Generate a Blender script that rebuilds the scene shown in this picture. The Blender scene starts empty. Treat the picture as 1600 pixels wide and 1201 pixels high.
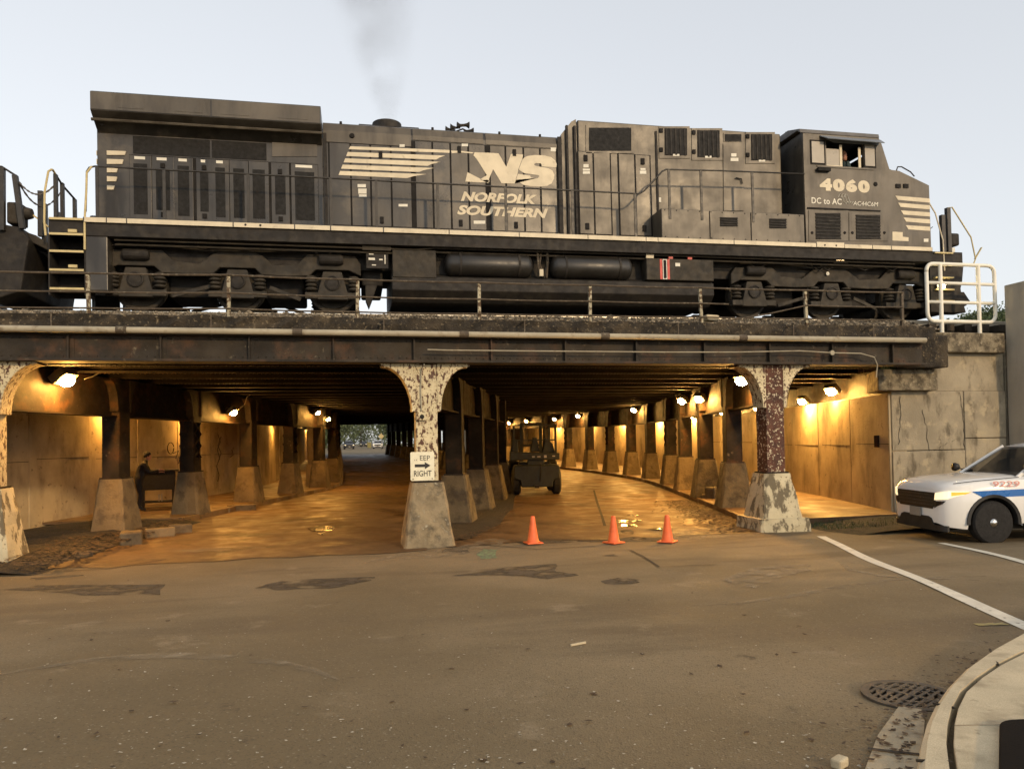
import bpy, bmesh, math, random
from math import sin, cos, pi, radians as R
from mathutils import Vector, Matrix
S = bpy.context.scene
COL = S.collection
rnd = random.Random(7)

# ------------------------------------------------------------------ camera
FPX, CXP, CYP = 1155.0, 800.0, 664.0            # focal length and principal point of the 1600x1201 photograph
YAW, PIT, ROL = R(12.0), R(1.2), R(1.0)
CAM = Vector((-1.4, -14.95, 2.05))
_f = Vector((sin(YAW)*cos(PIT), cos(YAW)*cos(PIT), sin(PIT)))
_r0 = Vector((cos(YAW), -sin(YAW), 0)); _u0 = _r0.cross(_f)
_r = _r0*cos(ROL) - _u0*sin(ROL); _u = _u0*cos(ROL) + _r0*sin(ROL)
cd = bpy.data.cameras.new('camera'); cam = bpy.data.objects.new('camera', cd); COL.objects.link(cam)
cam.matrix_world = Matrix(((_r.x, _u.x, -_f.x, CAM.x), (_r.y, _u.y, -_f.y, CAM.y), (_r.z, _u.z, -_f.z, CAM.z), (0, 0, 0, 1)))
cd.sensor_fit = 'HORIZONTAL'; cd.sensor_width = 36.0; cd.lens = 36.0*FPX/1600.0
cd.shift_y = (CYP-600.5)/1600.0
cd.clip_start = 0.1; cd.clip_end = 3000
S.camera = cam

# ------------------------------------------------------------------ sky, sun, exposure
SUN = Vector((0.30, -0.74, 0.27)).normalized()      # direction towards the low sun behind the camera
W = bpy.data.worlds.new('World'); S.world = W; W.use_nodes = True
nt = W.node_tree; nt.nodes.clear()
sky = nt.nodes.new('ShaderNodeTexSky'); sky.sky_type = 'NISHITA'; sky.sun_disc = False
sky.sun_elevation = math.asin(SUN.z); sky.sun_rotation = math.atan2(SUN.x, SUN.y)
sky.altitude = 180; sky.air_density = 1.0; sky.dust_density = 2.0; sky.ozone_density = 1.0
hs = nt.nodes.new('ShaderNodeHueSaturation'); hs.inputs['Saturation'].default_value = 0.44
gm = nt.nodes.new('ShaderNodeGamma'); gm.inputs['Gamma'].default_value = 0.40        # hazy dusk: the sky is almost evenly bright
bg = nt.nodes.new('ShaderNodeBackground'); bg.inputs['Strength'].default_value = 0.15
wo = nt.nodes.new('ShaderNodeOutputWorld')
nt.links.new(sky.outputs[0], hs.inputs['Color']); nt.links.new(hs.outputs[0], gm.inputs['Color']); nt.links.new(gm.outputs[0], bg.inputs['Color']); nt.links.new(bg.outputs[0], wo.inputs['Surface'])
sl = bpy.data.lights.new('sun', 'SUN'); sl.energy = 0.55; sl.angle = R(3.0); sl.color = (1.0, 0.70, 0.38)
so = bpy.data.objects.new('sun', sl); COL.objects.link(so); so.location = (20, -40, 30)
so.rotation_euler = SUN.to_track_quat('Z', 'Y').to_euler()
S.view_settings.view_transform = 'Standard'; S.view_settings.look = 'None'
S.view_settings.exposure = 1.82; S.view_settings.gamma = 1.0; S.view_settings.use_curve_mapping = False
S.render.engine = 'CYCLES'
S.cycles.use_denoising = True
S.cycles.max_bounces = 6; S.cycles.diffuse_bounces = 3; S.cycles.glossy_bounces = 3
S.cycles.transmission_bounces = 4; S.cycles.transparent_max_bounces = 8; S.cycles.volume_bounces = 1
S.cycles.sample_clamp_indirect = 4.0; S.cycles.caustics_reflective = False; S.cycles.caustics_refractive = False
S.cycles.volume_step_rate = 2.0; S.cycles.volume_max_steps = 64

# ------------------------------------------------------------------ from pixels to places
def ray(x, y): return _f + _r*((x-CXP)/FPX) + _u*((CYP-y)/FPX)
def at_y(x, y, Y):
    d = ray(x, y); return CAM + d*((Y-CAM.y)/d.y)
def at_z(x, y, Z):
    d = ray(x, y); return CAM + d*((Z-CAM.z)/d.z)
def gz(y):
    """height of the roadway: it dips under the viaduct"""
    if y < -2: return 0.45*min(1.0, (-2-y)/13.0)
    if y < 25: return 0.0
    if y < 75: return 0.62*(y-25)/50.0
    if y < 110: return 0.62 + 0.40*(y-75)/35.0
    return 1.02
def ground(x, y):
    z = 0.0
    for _ in range(8):
        p = at_z(x, y, z); z = gz(p.y)
    return p

# ------------------------------------------------------------------ objects
ORG = {}
def tag(o, label=None, cat=None, group=None, kind=None):
    if label: o['label'] = label
    if cat: o['category'] = cat
    if group: o['group'] = group
    if kind: o['kind'] = kind
    return o
def thing(name, label, cat, loc=(0, 0, 0), group=None, rotz=0.0):
    o = bpy.data.objects.new(name, None); COL.objects.link(o); o.empty_display_size = 0.2
    o.location = loc; o.rotation_euler = (0, 0, rotz)
    return tag(o, label, cat, group)
def origin(o):
    while o.parent: o = o.parent
    return o.location
def copy_tree(o, parent=None):
    c = o.copy(); COL.objects.link(c)
    if parent: c.parent = parent
    for ch in list(o.children): copy_tree(ch, c)
    return c
class MB:
    def __init__(self): self.v = []; self.f = []
    def add(self, vs, fs):
        n = len(self.v); self.v += [tuple(p) for p in vs]; self.f += [tuple(i+n for i in q) for q in fs]; return self
    def box(self, x0, y0, z0, x1, y1, z1):
        return self.add([(x0,y0,z0),(x1,y0,z0),(x1,y1,z0),(x0,y1,z0),(x0,y0,z1),(x1,y0,z1),(x1,y1,z1),(x0,y1,z1)],
            [(0,3,2,1),(4,5,6,7),(0,1,5,4),(1,2,6,5),(2,3,7,6),(3,0,4,7)])
    def hexa(self, b, t):
        """bottom quad and top quad, counter-clockwise seen from above"""
        return self.add(list(b)+list(t), [(0,3,2,1),(4,5,6,7),(0,1,5,4),(1,2,6,5),(2,3,7,6),(3,0,4,7)])
    def obox(self, c, s, m=None, ):
        sx, sy, sz = s[0]/2, s[1]/2, s[2]/2; m = m or Matrix.Identity(3); c = Vector(c)
        q = [c + m @ Vector(p) for p in [(-sx,-sy,-sz),(sx,-sy,-sz),(sx,sy,-sz),(-sx,sy,-sz),(-sx,-sy,sz),(sx,-sy,sz),(sx,sy,sz),(-sx,sy,sz)]]
        return self.hexa(q[:4], q[4:])
    def bar(self, a, b, w, h, up=(0, 0, 1)):
        a = Vector(a); b = Vector(b); d = (b-a); L = d.length; d.normalize(); up = Vector(up)
        if abs(d.dot(up)) > .99: up = Vector((0, 1, 0))
        s = d.cross(up).normalized(); t = s.cross(d)
        return self.obox((a+b)/2, (L, w, h), Matrix((d, s, t)).transposed())
    def prism(self, poly, a, b, axis='y'):
        """polygon extruded along an axis; poly in the two other axes in cyclic order xz / xy / yz"""
        def P(p, t):
            if axis == 'y': return (p[0], t, p[1])
            if axis == 'z': return (p[0], p[1], t)
            return (t, p[0], p[1])
        n = len(poly)
        area = sum(poly[i][0]*poly[(i+1) % n][1]-poly[(i+1) % n][0]*poly[i][1] for i in range(n))
        if area < 0: poly = poly[::-1]
        lo = [P(p, a) for p in poly]; hi = [P(p, b) for p in poly]
        fs = [tuple(range(n-1, -1, -1)), tuple(range(n, 2*n))] + [(i, (i+1) % n, n+(i+1) % n, n+i) for i in range(n)]
        if (axis == 'y') != (a > b): fs = [q[::-1] for q in fs]
        return self.add(lo+hi, fs)
    def tube(self, pts, r, n=8, r1=None):
        pts = [Vector(p) for p in pts]; m = len(pts); vs = []; prev = None
        for i, p in enumerate(pts):
            d = (pts[min(i+1, m-1)]-pts[max(i-1, 0)]).normalized()
            if prev is None:
                s = d.cross(Vector((0, 0, 1)) if abs(d.z) < .9 else Vector((1, 0, 0))).normalized()
            else:
                s = (prev - d*prev.dot(d)).normalized()
            prev = s; t = d.cross(s); rr = r if r1 is None else r+(r1-r)*i/(m-1)
            vs += [p + (s*cos(2*pi*k/n)+t*sin(2*pi*k/n))*rr for k in range(n)]
        fs = [(i*n+k, i*n+(k+1) % n, (i+1)*n+(k+1) % n, (i+1)*n+k) for i in range(m-1) for k in range(n)]
        fs += [tuple(range(n-1, -1, -1)), tuple(range((m-1)*n, m*n))]
        return self.add(vs, fs)
    def lathe(self, prof, c=(0, 0, 0), axis='z', n=20):
        """profile of (radius, height)"""
        c = Vector(c); vs = []
        for r, h in prof:
            for k in range(n):
                a = 2*pi*k/n; q = {'z': (r*cos(a), r*sin(a), h), 'x': (h, r*cos(a), r*sin(a)), 'y': (r*sin(a), h, r*cos(a))}[axis]
                vs.append(c+Vector(q))
        m = len(prof)
        fs = [(i*n+k, i*n+(k+1) % n, (i+1)*n+(k+1) % n, (i+1)*n+k) for i in range(m-1) for k in range(n)]
        if prof[0][0] > 1e-5: fs.append(tuple(range(n-1, -1, -1)))
        if prof[-1][0] > 1e-5: fs.append(tuple(range((m-1)*n, m*n)))
        return self.add(vs, fs)
    def sheet(self, pts):
        return self.add(pts, [tuple(range(len(pts)))])
    def loft(self, rings, close=True, caps=True):
        n = len(rings[0]); vs = [p for r in rings for p in r]; m = len(rings); k2 = n if close else n-1
        fs = [(i*n+k, i*n+(k+1) % n, (i+1)*n+(k+1) % n, (i+1)*n+k) for i in range(m-1) for k in range(k2)]
        if caps: fs += [tuple(range(n-1, -1, -1)), tuple(range((m-1)*n, m*n))]
        return self.add(vs, fs)
    def mesh(self, name, mat, off=None, smooth=False, fix=False):
        me = bpy.data.meshes.new(name)
        vs = self.v if off is None else [(p[0]-off[0], p[1]-off[1], p[2]-off[2]) for p in self.v]
        me.from_pydata(vs, [], self.f)
        if fix:
            bm = bmesh.new(); bm.from_mesh(me); bmesh.ops.remove_doubles(bm, verts=bm.verts, dist=1e-4)
            bmesh.ops.recalc_face_normals(bm, faces=bm.faces); bm.to_mesh(me); bm.free()
        if smooth: me.polygons.foreach_set('use_smooth', [True]*len(me.polygons))
        me.materials.append(M[mat]); me.update(); return me
    def build(self, name, mat, parent=None, smooth=False, bevel=0.0, local=False, fix=False, seg=2, angle=40):
        """vertices are in world space unless local; they are moved to the parent's frame"""
        off = None if (local or parent is None) else origin(parent)
        o = bpy.data.objects.new(name, self.mesh(name, mat, off, smooth, fix)); COL.objects.link(o)
        if parent: o.parent = parent
        if bevel:
            b = o.modifiers.new('bevel', 'BEVEL'); b.width = bevel; b.segments = seg; b.limit_method = 'ANGLE'; b.angle_limit = R(angle)
        return o
def finish(mb, name, mat, label, cat, group=None, kind=None, **kw):
    """a thing that is one mesh, its origin at the foot of its bounding box"""
    if kind == 'structure' or kind == 'stuff': loc = (0, 0, 0)
    else:
        xs = [p[0] for p in mb.v]; ys = [p[1] for p in mb.v]; zs = [p[2] for p in mb.v]
        loc = ((min(xs)+max(xs))/2, (min(ys)+max(ys))/2, min(zs))
    mb.v = [(p[0]-loc[0], p[1]-loc[1], p[2]-loc[2]) for p in mb.v]
    o = mb.build(name, mat, None, local=True, **kw); o.location = loc
    return tag(o, label, cat, group, kind)
def rivets(pts, n, r, h):
    """small domed rivet heads at pts, facing n"""
    mb = MB(); n = Vector(n).normalized(); s = n.cross(Vector((0, 0, 1)) if abs(n.z) < .9 else Vector((1, 0, 0))).normalized(); t = n.cross(s)
    for p in pts:
        p = Vector(p)
        a = [p+(s*cos(k*pi/3)+t*sin(k*pi/3))*r for k in range(6)]; b = [p+n*h+(s*cos(k*pi/3)+t*sin(k*pi/3))*r*.5 for k in range(6)]
        mb.add(a+b, [(k, (k+1) % 6, 6+(k+1) % 6, 6+k) for k in range(6)]+[(6, 7, 8, 9, 10, 11)])
    return mb
def text_mb(s, size, shear=0.0, bold=0.0, spacing=1.0, align='LEFT', depth=0.0):
    """lettering as vertices and faces in the xy plane"""
    cu = bpy.data.curves.new('t', 'FONT'); cu.body = s; cu.size = size; cu.shear = shear; cu.offset = bold; cu.space_character = spacing
    cu.align_x = align; cu.extrude = depth; cu.resolution_u = 4
    o = bpy.data.objects.new('t', cu); COL.objects.link(o)
    dg = bpy.context.evaluated_depsgraph_get(); me = bpy.data.meshes.new_from_object(o.evaluated_get(dg))
    mb = MB(); mb.add([tuple(v.co) for v in me.vertices], [tuple(p.vertices) for p in me.polygons])
    bpy.data.objects.remove(o); bpy.data.curves.remove(cu); bpy.data.meshes.remove(me)
    return mb

# ------------------------------------------------------------------ materials
M = {}
def pmat(name, c, rough=.7, metal=0.0, var=.25, scale=2.0, dark=None, dthr=.55, dsoft=.12, dscale=3.0, dstretch=1.0,
         dark2=None, d2thr=.6, d2scale=8.0, d2soft=.08, bump=.15, bscale=30.0, bdist=.01, rvar=.1, spec=.5, emit=None, coat=0, fine=0.0, fscale=120):
    m = bpy.data.materials.new(name); m.use_nodes = True; t = m.node_tree; N = t.nodes; L = t.links
    p = N['Principled BSDF']; p.inputs['Metallic'].default_value = metal; p.inputs['Specular IOR Level'].default_value = spec
    if coat: p.inputs['Coat Weight'].default_value = coat
    g = N.new('ShaderNodeNewGeometry')
    def noise(sc, detail=5, stretch=1.0, rough_=.6):
        n = N.new('ShaderNodeTexNoise'); n.inputs['Scale'].default_value = sc; n.inputs['Detail'].default_value = detail; n.inputs['Roughness'].default_value = rough_
        if stretch != 1.0:
            mp = N.new('ShaderNodeMapping'); mp.inputs['Scale'].default_value = (1, 1, stretch); L.new(g.outputs['Position'], mp.inputs['Vector']); L.new(mp.outputs[0], n.inputs['Vector'])
        else: L.new(g.outputs['Position'], n.inputs['Vector'])
        return n.outputs['Fac']
    def ramp(src, a, b):
        r = N.new('ShaderNodeMapRange'); r.interpolation_type = 'SMOOTHSTEP'; r.inputs[1].default_value = a; r.inputs[2].default_value = b; L.new(src, r.inputs[0]); return r.outputs[0]
    def mix(fac, a, b, mode='MIX'):
        x = N.new('ShaderNodeMix'); x.data_type = 'RGBA'; x.blend_type = mode
        if isinstance(fac, (int, float)): x.inputs[0].default_value = fac
        else: L.new(fac, x.inputs[0])
        for i, q in ((6, a), (7, b)):
            if isinstance(q, tuple): x.inputs[i].default_value = (*q[:3], 1)
            else: L.new(q, x.inputs[i])
        return x.outputs[2]
    lo = tuple(k*(1-var) for k in c); hi = tuple(min(1, k*(1+var)) for k in c)
    col = mix(ramp(noise(scale), .3, .7), lo, hi)
    if fine: col = mix(ramp(noise(fscale, 2), .35, .65), mix(fine, col, (0, 0, 0)), mix(fine*.6, col, tuple(min(1, k*2.2) for k in c)))
    if dark: col = mix(ramp(noise(dscale, 6, dstretch), dthr-dsoft, dthr+dsoft), col, dark)
    if dark2: col = mix(ramp(noise(d2scale, 6), d2thr-d2soft, d2thr+d2soft), col, dark2)
    L.new(col, p.inputs['Base Color'])
    if rvar:
        r = N.new('ShaderNodeMapRange'); r.inputs[1].default_value = .3; r.inputs[2].default_value = .7; r.inputs[3].default_value = max(.02, rough-rvar); r.inputs[4].default_value = min(1, rough+rvar)
        L.new(noise(scale*2.3), r.inputs[0]); L.new(r.outputs[0], p.inputs['Roughness'])
    else: p.inputs['Roughness'].default_value = rough
    if bump:
        b = N.new('ShaderNodeBump'); b.inputs['Strength'].default_value = bump; b.inputs['Distance'].default_value = bdist
        L.new(noise(bscale, 4), b.inputs['Height']); L.new(b.outputs[0], p.inputs['Normal'])
    if emit:
        p.inputs['Emission Color'].default_value = (*emit[:3], 1); p.inputs['Emission Strength'].default_value = emit[3]
    M[name] = m; return m
def glass(name, c=(.02, .025, .03), rough=.05, alpha=.6):
    m = bpy.data.materials.new(name); m.use_nodes = True; p = m.node_tree.nodes['Principled BSDF']
    p.inputs['Base Color'].default_value = (*c, 1); p.inputs['Roughness'].default_value = rough; p.inputs['Alpha'].default_value = alpha
    M[name] = m; return m
RUST = (.10, .040, .018)
def asphalt_mat():
    m = bpy.data.materials.new('asphalt'); m.use_nodes = True; t = m.node_tree; N = t.nodes; L = t.links; p = N['Principled BSDF']
    g = N.new('ShaderNodeNewGeometry')
    def noise(sc, det=5, st=(1, 1, 1), ro=.6):
        n = N.new('ShaderNodeTexNoise'); n.inputs['Scale'].default_value = sc; n.inputs['Detail'].default_value = det; n.inputs['Roughness'].default_value = ro
        mp = N.new('ShaderNodeMapping'); mp.inputs['Scale'].default_value = st; mp.inputs['Rotation'].default_value = (0, 0, .35 if st != (1, 1, 1) else 0); L.new(g.outputs['Position'], mp.inputs[0]); L.new(mp.outputs[0], n.inputs['Vector']); return n.outputs['Fac']
    def rng(src, a, b, c=0., d=1.):
        r = N.new('ShaderNodeMapRange'); r.interpolation_type = 'SMOOTHSTEP'
        for k, q in zip((1, 2, 3, 4), (a, b, c, d)): r.inputs[k].default_value = q
        L.new(src, r.inputs[0]); return r.outputs[0]
    def mix(f, a, b):
        x = N.new('ShaderNodeMix'); x.data_type = 'RGBA'
        if isinstance(f, float): x.inputs[0].default_value = f
        else: L.new(f, x.inputs[0])
        for k, q in ((6, a), (7, b)):
            if isinstance(q, tuple): x.inputs[k].default_value = (*q, 1)
            else: L.new(q, x.inputs[k])
        return x.outputs[2]
    def mul(a, b):
        x = N.new('ShaderNodeMath'); x.operation = 'MULTIPLY'; L.new(a, x.inputs[0]); L.new(b, x.inputs[1]); return x.outputs[0]
    col = mix(rng(noise(.22, 4), .35, .65), (.160, .122, .068), (.235, .182, .108))
    col = mix(rng(noise(.5, 6, (.35, 1.6, 1)), .50, .66), col, (.152, .116, .068))          # worn lanes and old repairs
    col = mix(rng(noise(1.1, 7), .60, .70), col, (.245, .192, .118))
    col = mix(rng(noise(2.4, 8, (1, 1, 1), .7), .64, .72), col, (.115, .088, .053))           # oil and damp
    v = N.new('ShaderNodeTexVoronoi'); v.inputs['Scale'].default_value = 85; L.new(g.outputs['Position'], v.inputs['Vector'])
    ag = N.new('ShaderNodeSeparateColor'); L.new(v.outputs['Color'], ag.inputs[0])
    col = mix(rng(ag.outputs[0], .0, .25, .45, 0.), col, (.075, .058, .037)); col = mix(rng(ag.outputs[1], .965, .995, 0., .55), col, (.32, .27, .18))
    vc = N.new('ShaderNodeTexVoronoi'); vc.feature = 'DISTANCE_TO_EDGE'; vc.inputs['Scale'].default_value = .55
    nd = N.new('ShaderNodeTexNoise'); nd.inputs['Scale'].default_value = 1.6; nd.inputs['Detail'].default_value = 6; L.new(g.outputs['Position'], nd.inputs['Vector'])
    ad = N.new('ShaderNodeMixRGB'); ad.blend_type = 'LINEAR_LIGHT'; ad.inputs[0].default_value = .55; L.new(g.outputs['Position'], ad.inputs[1]); L.new(nd.outputs['Color'], ad.inputs[2]); L.new(ad.outputs[0], vc.inputs['Vector'])
    crack = mul(rng(vc.outputs['Distance'], .0, .014, 1., 0.), rng(noise(.35, 3), .68, .80)); col = mix(mul(crack, crack), col, (.030, .022, .014))
    L.new(col, p.inputs['Base Color']); L.new(rng(noise(.8, 4), .3, .7, .80, .95), p.inputs['Roughness']); p.inputs['Specular IOR Level'].default_value = .25
    b = N.new('ShaderNodeBump'); b.inputs['Strength'].default_value = .6; b.inputs['Distance'].default_value = .008; L.new(v.outputs['Distance'], b.inputs['Height'])
    b2 = N.new('ShaderNodeBump'); b2.inputs['Strength'].default_value = .35; b2.inputs['Distance'].default_value = .05; L.new(noise(5, 6), b2.inputs['Height']); L.new(b.outputs[0], b2.inputs['Normal']); L.new(b2.outputs[0], p.inputs['Normal'])
    M['asphalt'] = m
asphalt_mat()
def ragged(name, sc, lo, hi):
    """let the ground show through a worn thin layer"""
    m = M[name]; N = m.node_tree.nodes; L = m.node_tree.links; g = N.new('ShaderNodeNewGeometry'); n = N.new('ShaderNodeTexNoise'); n.inputs['Scale'].default_value = sc; n.inputs['Detail'].default_value = 6
    r = N.new('ShaderNodeMapRange'); r.inputs[1].default_value = lo; r.inputs[2].default_value = hi; L.new(g.outputs['Position'], n.inputs['Vector']); L.new(n.outputs['Fac'], r.inputs[0]); L.new(r.outputs[0], N['Principled BSDF'].inputs['Alpha'])
pmat('underpass_concrete', (.15, .088, .040), .62, var=.25, scale=.6, dark=(.055, .032, .016), dthr=.56, dscale=.6, dsoft=.14, dark2=(.04, .025, .013), d2thr=.66, d2scale=2.2, bump=.2, bscale=60, bdist=.004, rvar=.26, spec=.4)
pmat('tar', (.060, .048, .032), .9, var=.3, scale=6, bump=.6, bscale=90, bdist=.01, fine=.2)
pmat('dust', (.28, .225, .145), .92, var=.2, scale=3, bump=.3, bscale=120)
pmat('wet', (.045, .034, .022), .12, var=.3, scale=2, bump=.08, bscale=12, rvar=.08)
ragged('tar', 2.6, .36, .56); ragged('dust', 4.0, .38, .80)
pmat('pale_concrete', (.54, .45, .295), .85, var=.14, scale=1.6, dark=(.30, .245, .155), dthr=.60, dscale=2.5, dark2=(.22, .175, .105), d2thr=.69, d2scale=9, bump=.5, bscale=70, bdist=.006, fine=.14, fscale=160)
pmat('gutter_concrete', (.36, .295, .19), .85, var=.15, scale=1.5, dark=(.12, .10, .07), dthr=.6, dscale=3, bump=.3, bscale=90, fine=.08)
pmat('groove', (.03, .024, .016), .95, var=.2)
pmat('coping_concrete', (.22, .182, .118), .95, var=.35, scale=3, dark=(.07, .055, .034), dthr=.53, dscale=5, dark2=(.33, .28, .19), d2thr=.64, d2scale=12, bump=.9, bscale=18, bdist=.03)
pmat('old_concrete', (.31, .262, .180), .9, var=.2, scale=1.0, dark=(.125, .102, .066), dthr=.60, dscale=3.2, dstretch=.38, dsoft=.10, dark2=(.40, .33, .215), d2thr=.60, d2scale=3, bump=.6, bscale=22, bdist=.02)
pmat('smooth_concrete', (.40, .355, .28), .85, var=.1, scale=.8, dark=(.24, .225, .19), dthr=.6, dscale=1.5, dstretch=.3, bump=.2, bscale=40)
pmat('mat_black', (.010, .009, .008), 1.0, var=.2, bump=.2, bscale=80, spec=.1, rvar=0)
pmat('wall_concrete', (.42, .33, .20), .85, var=.2, scale=.9, dark=(.20, .15, .09), dthr=.60, dscale=1.5, dstretch=.45, dsoft=.14, dark2=(.10, .065, .035), d2thr=.68, d2scale=5, bump=.4, bscale=20, bdist=.02)
pmat('pedestal_concrete', (.25, .195, .115), .9, var=.25, scale=3, dark=(.10, .08, .05), dthr=.56, dscale=4.5, bump=.7, bscale=16, bdist=.03, dark2=(.40, .36, .26), d2thr=.66, d2scale=9)
pmat('peeling_pedestal', (.50, .44, .29), .85, var=.15, scale=2, dark=(.14, .115, .07), dthr=.54, dscale=4.5, dstretch=.55, dsoft=.035, dark2=(.20, .165, .10), d2thr=.64, d2scale=16, d2soft=.05, bump=.5, bscale=18, bdist=.02)
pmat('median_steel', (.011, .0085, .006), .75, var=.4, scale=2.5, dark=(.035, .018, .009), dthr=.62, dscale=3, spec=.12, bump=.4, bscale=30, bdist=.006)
pmat('dark_pedestal', (.085, .066, .038), .9, var=.25, scale=2, dark=(.035, .027, .017), dthr=.55, dscale=3, bump=.6, bscale=16, bdist=.03)
pmat('peeling_paint', (.58, .50, .31), .6, var=.12, scale=3, dark=(.075, .028, .012), dthr=.55, dscale=13, dstretch=.6, dsoft=.02, dark2=(.14, .06, .025), d2thr=.60, d2scale=26, d2soft=.015, bump=.5, bscale=25, bdist=.006)
pmat('rusty_paint', (.080, .028, .014), .75, var=.4, scale=5, dark=(.52, .44, .30), dthr=.585, dscale=17, dsoft=.012, dark2=(.40, .33, .22), d2thr=.66, d2scale=34, d2soft=.01, bump=.5, bscale=30, bdist=.006)
pmat('row_pedestal', (.15, .112, .064), .9, var=.3, scale=1.5, dark=(.08, .058, .034), dthr=.54, dscale=3, bump=.6, bscale=16, bdist=.03)
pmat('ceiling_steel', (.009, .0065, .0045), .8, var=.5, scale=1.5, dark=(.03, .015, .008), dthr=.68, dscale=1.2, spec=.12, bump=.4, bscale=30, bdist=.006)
pmat('dark_steel', (.018, .013, .009), .7, var=.4, scale=2.5, dark=(.060, .028, .012), dthr=.60, dscale=2.2, dark2=(.13, .10, .06), d2thr=.70, d2scale=6, spec=.2, bump=.4, bscale=30, bdist=.006)
pmat('fascia_steel', (.026, .019, .011), .8, var=.45, scale=1.5, dark=(.075, .036, .016), dthr=.62, dscale=2.6, dark2=(.16, .13, .085), d2thr=.70, d2scale=7, bump=.5, bscale=25, bdist=.01)
pmat('parapet', (.050, .037, .021), .9, var=.4, scale=2, dark=(.016, .012, .007), dthr=.48, dscale=3, dark2=(.22, .17, .10), d2thr=.64, d2scale=14, bump=.9, bscale=22, bdist=.04)
pmat('pipe_paint', (.36, .32, .23), .7, var=.15, scale=2, dark=(.16, .12, .075), dthr=.62, dscale=4, bump=.2)
pmat('post_paint', (.40, .36, .25), .8, var=.2, scale=4, dark=(.09, .055, .028), dthr=.50, dscale=12, dsoft=.05, bump=.4)
pmat('rail_rust', (.075, .055, .034), .75, var=.3, scale=5, dark=(.22, .19, .13), dthr=.64, dscale=12, bump=.3)
pmat('rail_steel', (.42, .38, .31), .38, metal=.8, var=.15, scale=4, dark=(.14, .10, .07), dthr=.7, dscale=2, bump=.1)
pmat('ballast', (.115, .090, .058), .95, var=.5, scale=20, dark=(.05, .038, .024), dthr=.5, dscale=11, bump=.8, bscale=30, bdist=.03)
pmat('stone_mix', (.26, .21, .14), .92, var=.65, scale=14, dark=(.07, .055, .036), dthr=.53, dscale=9, bump=.4, bscale=60)
pmat('timber', (.05, .038, .026), .9, var=.3, scale=4, bump=.4)
pmat('white_paint', (.80, .77, .66), .5, var=.04, scale=3, bump=.05)
pmat('line_paint', (.66, .62, .50), .8, var=.10, scale=4, dark=(.20, .17, .12), dthr=.66, dscale=11, dsoft=.06, bump=.3, bscale=120)
pmat('yellow_line', (.30, .25, .09), .85, var=.2, scale=5, dark=(.11, .095, .07), dthr=.5, dscale=9)
pmat('green_spray', (.17, .26, .13), .9, var=.2, scale=5, dark=(.11, .10, .07), dthr=.5, dscale=12)
# locomotive
pmat('loco_black', (.048, .042, .033), .34, var=.3, scale=.9, dark=(.022, .018, .013), dthr=.54, dscale=2.2, dstretch=.22, dark2=(.100, .083, .058), d2thr=.62, d2scale=1.6, d2soft=.12, bump=.06, bscale=4, bdist=.02, rvar=.1)
pmat('loco_dust_sheen', (.104, .087, .062), .45, var=.25, scale=.8, dark=(.045, .036, .024), dthr=.57, dscale=2.4, dstretch=.22, dsoft=.14, bump=.08, bscale=5, bdist=.02)  # dusty black paint, lightened so its colour also carries the sky's reflection
pmat('loco_roof', (.11, .105, .10), .6, var=.2, scale=2, bump=.1)
pmat('under_black', (.013, .010, .007), .75, var=.4, scale=3, dark=(.030, .024, .016), dthr=.58, dscale=4, bump=.3, bscale=30)
pmat('truck_steel', (.038, .030, .019), .75, var=.3, scale=3, dark=(.018, .015, .010), dthr=.55, dscale=4, bump=.3, bscale=25)
pmat('tank_black', (.020, .018, .015), .42, var=.25, scale=3, bump=.1)
pmat('screen', (.007, .006, .0045), .8, var=.3, scale=6, bump=.5, bscale=90)
pmat('gap', (.010, .008, .006), .9, var=.1, bump=0)
pmat('cream', (.64, .56, .40), .55, var=.10, scale=3, dark=(.30, .25, .17), dthr=.70, dscale=4, bump=.05)
pmat('step_yellow', (.55, .45, .22), .6, var=.12, scale=6)
pmat('decal', (.72, .69, .58), .6, var=.08, scale=9)
pmat('grey_panel', (.30, .27, .22), .35, var=.06, scale=3)
pmat('blue_grey', (.16, .175, .19), .5, var=.1, scale=3)
pmat('red', (.50, .04, .03), .5, var=.1)
pmat('hand_metal', (.030, .026, .020), .5, var=.3, scale=6)
pmat('ditch_lamp', (1, .85, .55), .4, var=0, bump=0, emit=(1, .78, .42, 26.0))
pmat('small_lamp', (1, .75, .4), .4, var=0, bump=0, emit=(1, .70, .35, 6.0))
pmat('sodium', (1, .7, .3), .4, var=0, bump=0, emit=(1.0, .50, .11, 330.0))
pmat('sodium_fill', (1, .7, .3), .4, var=0, bump=0, emit=(1.0, .52, .12, 640.0))  # for the added fill lamps on the right wall
pmat('sodium_dim', (1, .7, .3), .4, var=0, bump=0, emit=(1.0, .47, .09, 270.0))
pmat('lamp_housing', (.10, .085, .06), .6, var=.2)
pmat('cone_orange', (.80, .145, .035), .55, var=.08, scale=8, dark=(.35, .07, .03), dthr=.72, dscale=14)
pmat('sign_white', (.74, .70, .52), .5, var=.06, scale=8, dark=(.42, .36, .22), dthr=.68, dscale=12)
pmat('sign_black', (.012, .011, .010), .6, var=.1)
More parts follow.
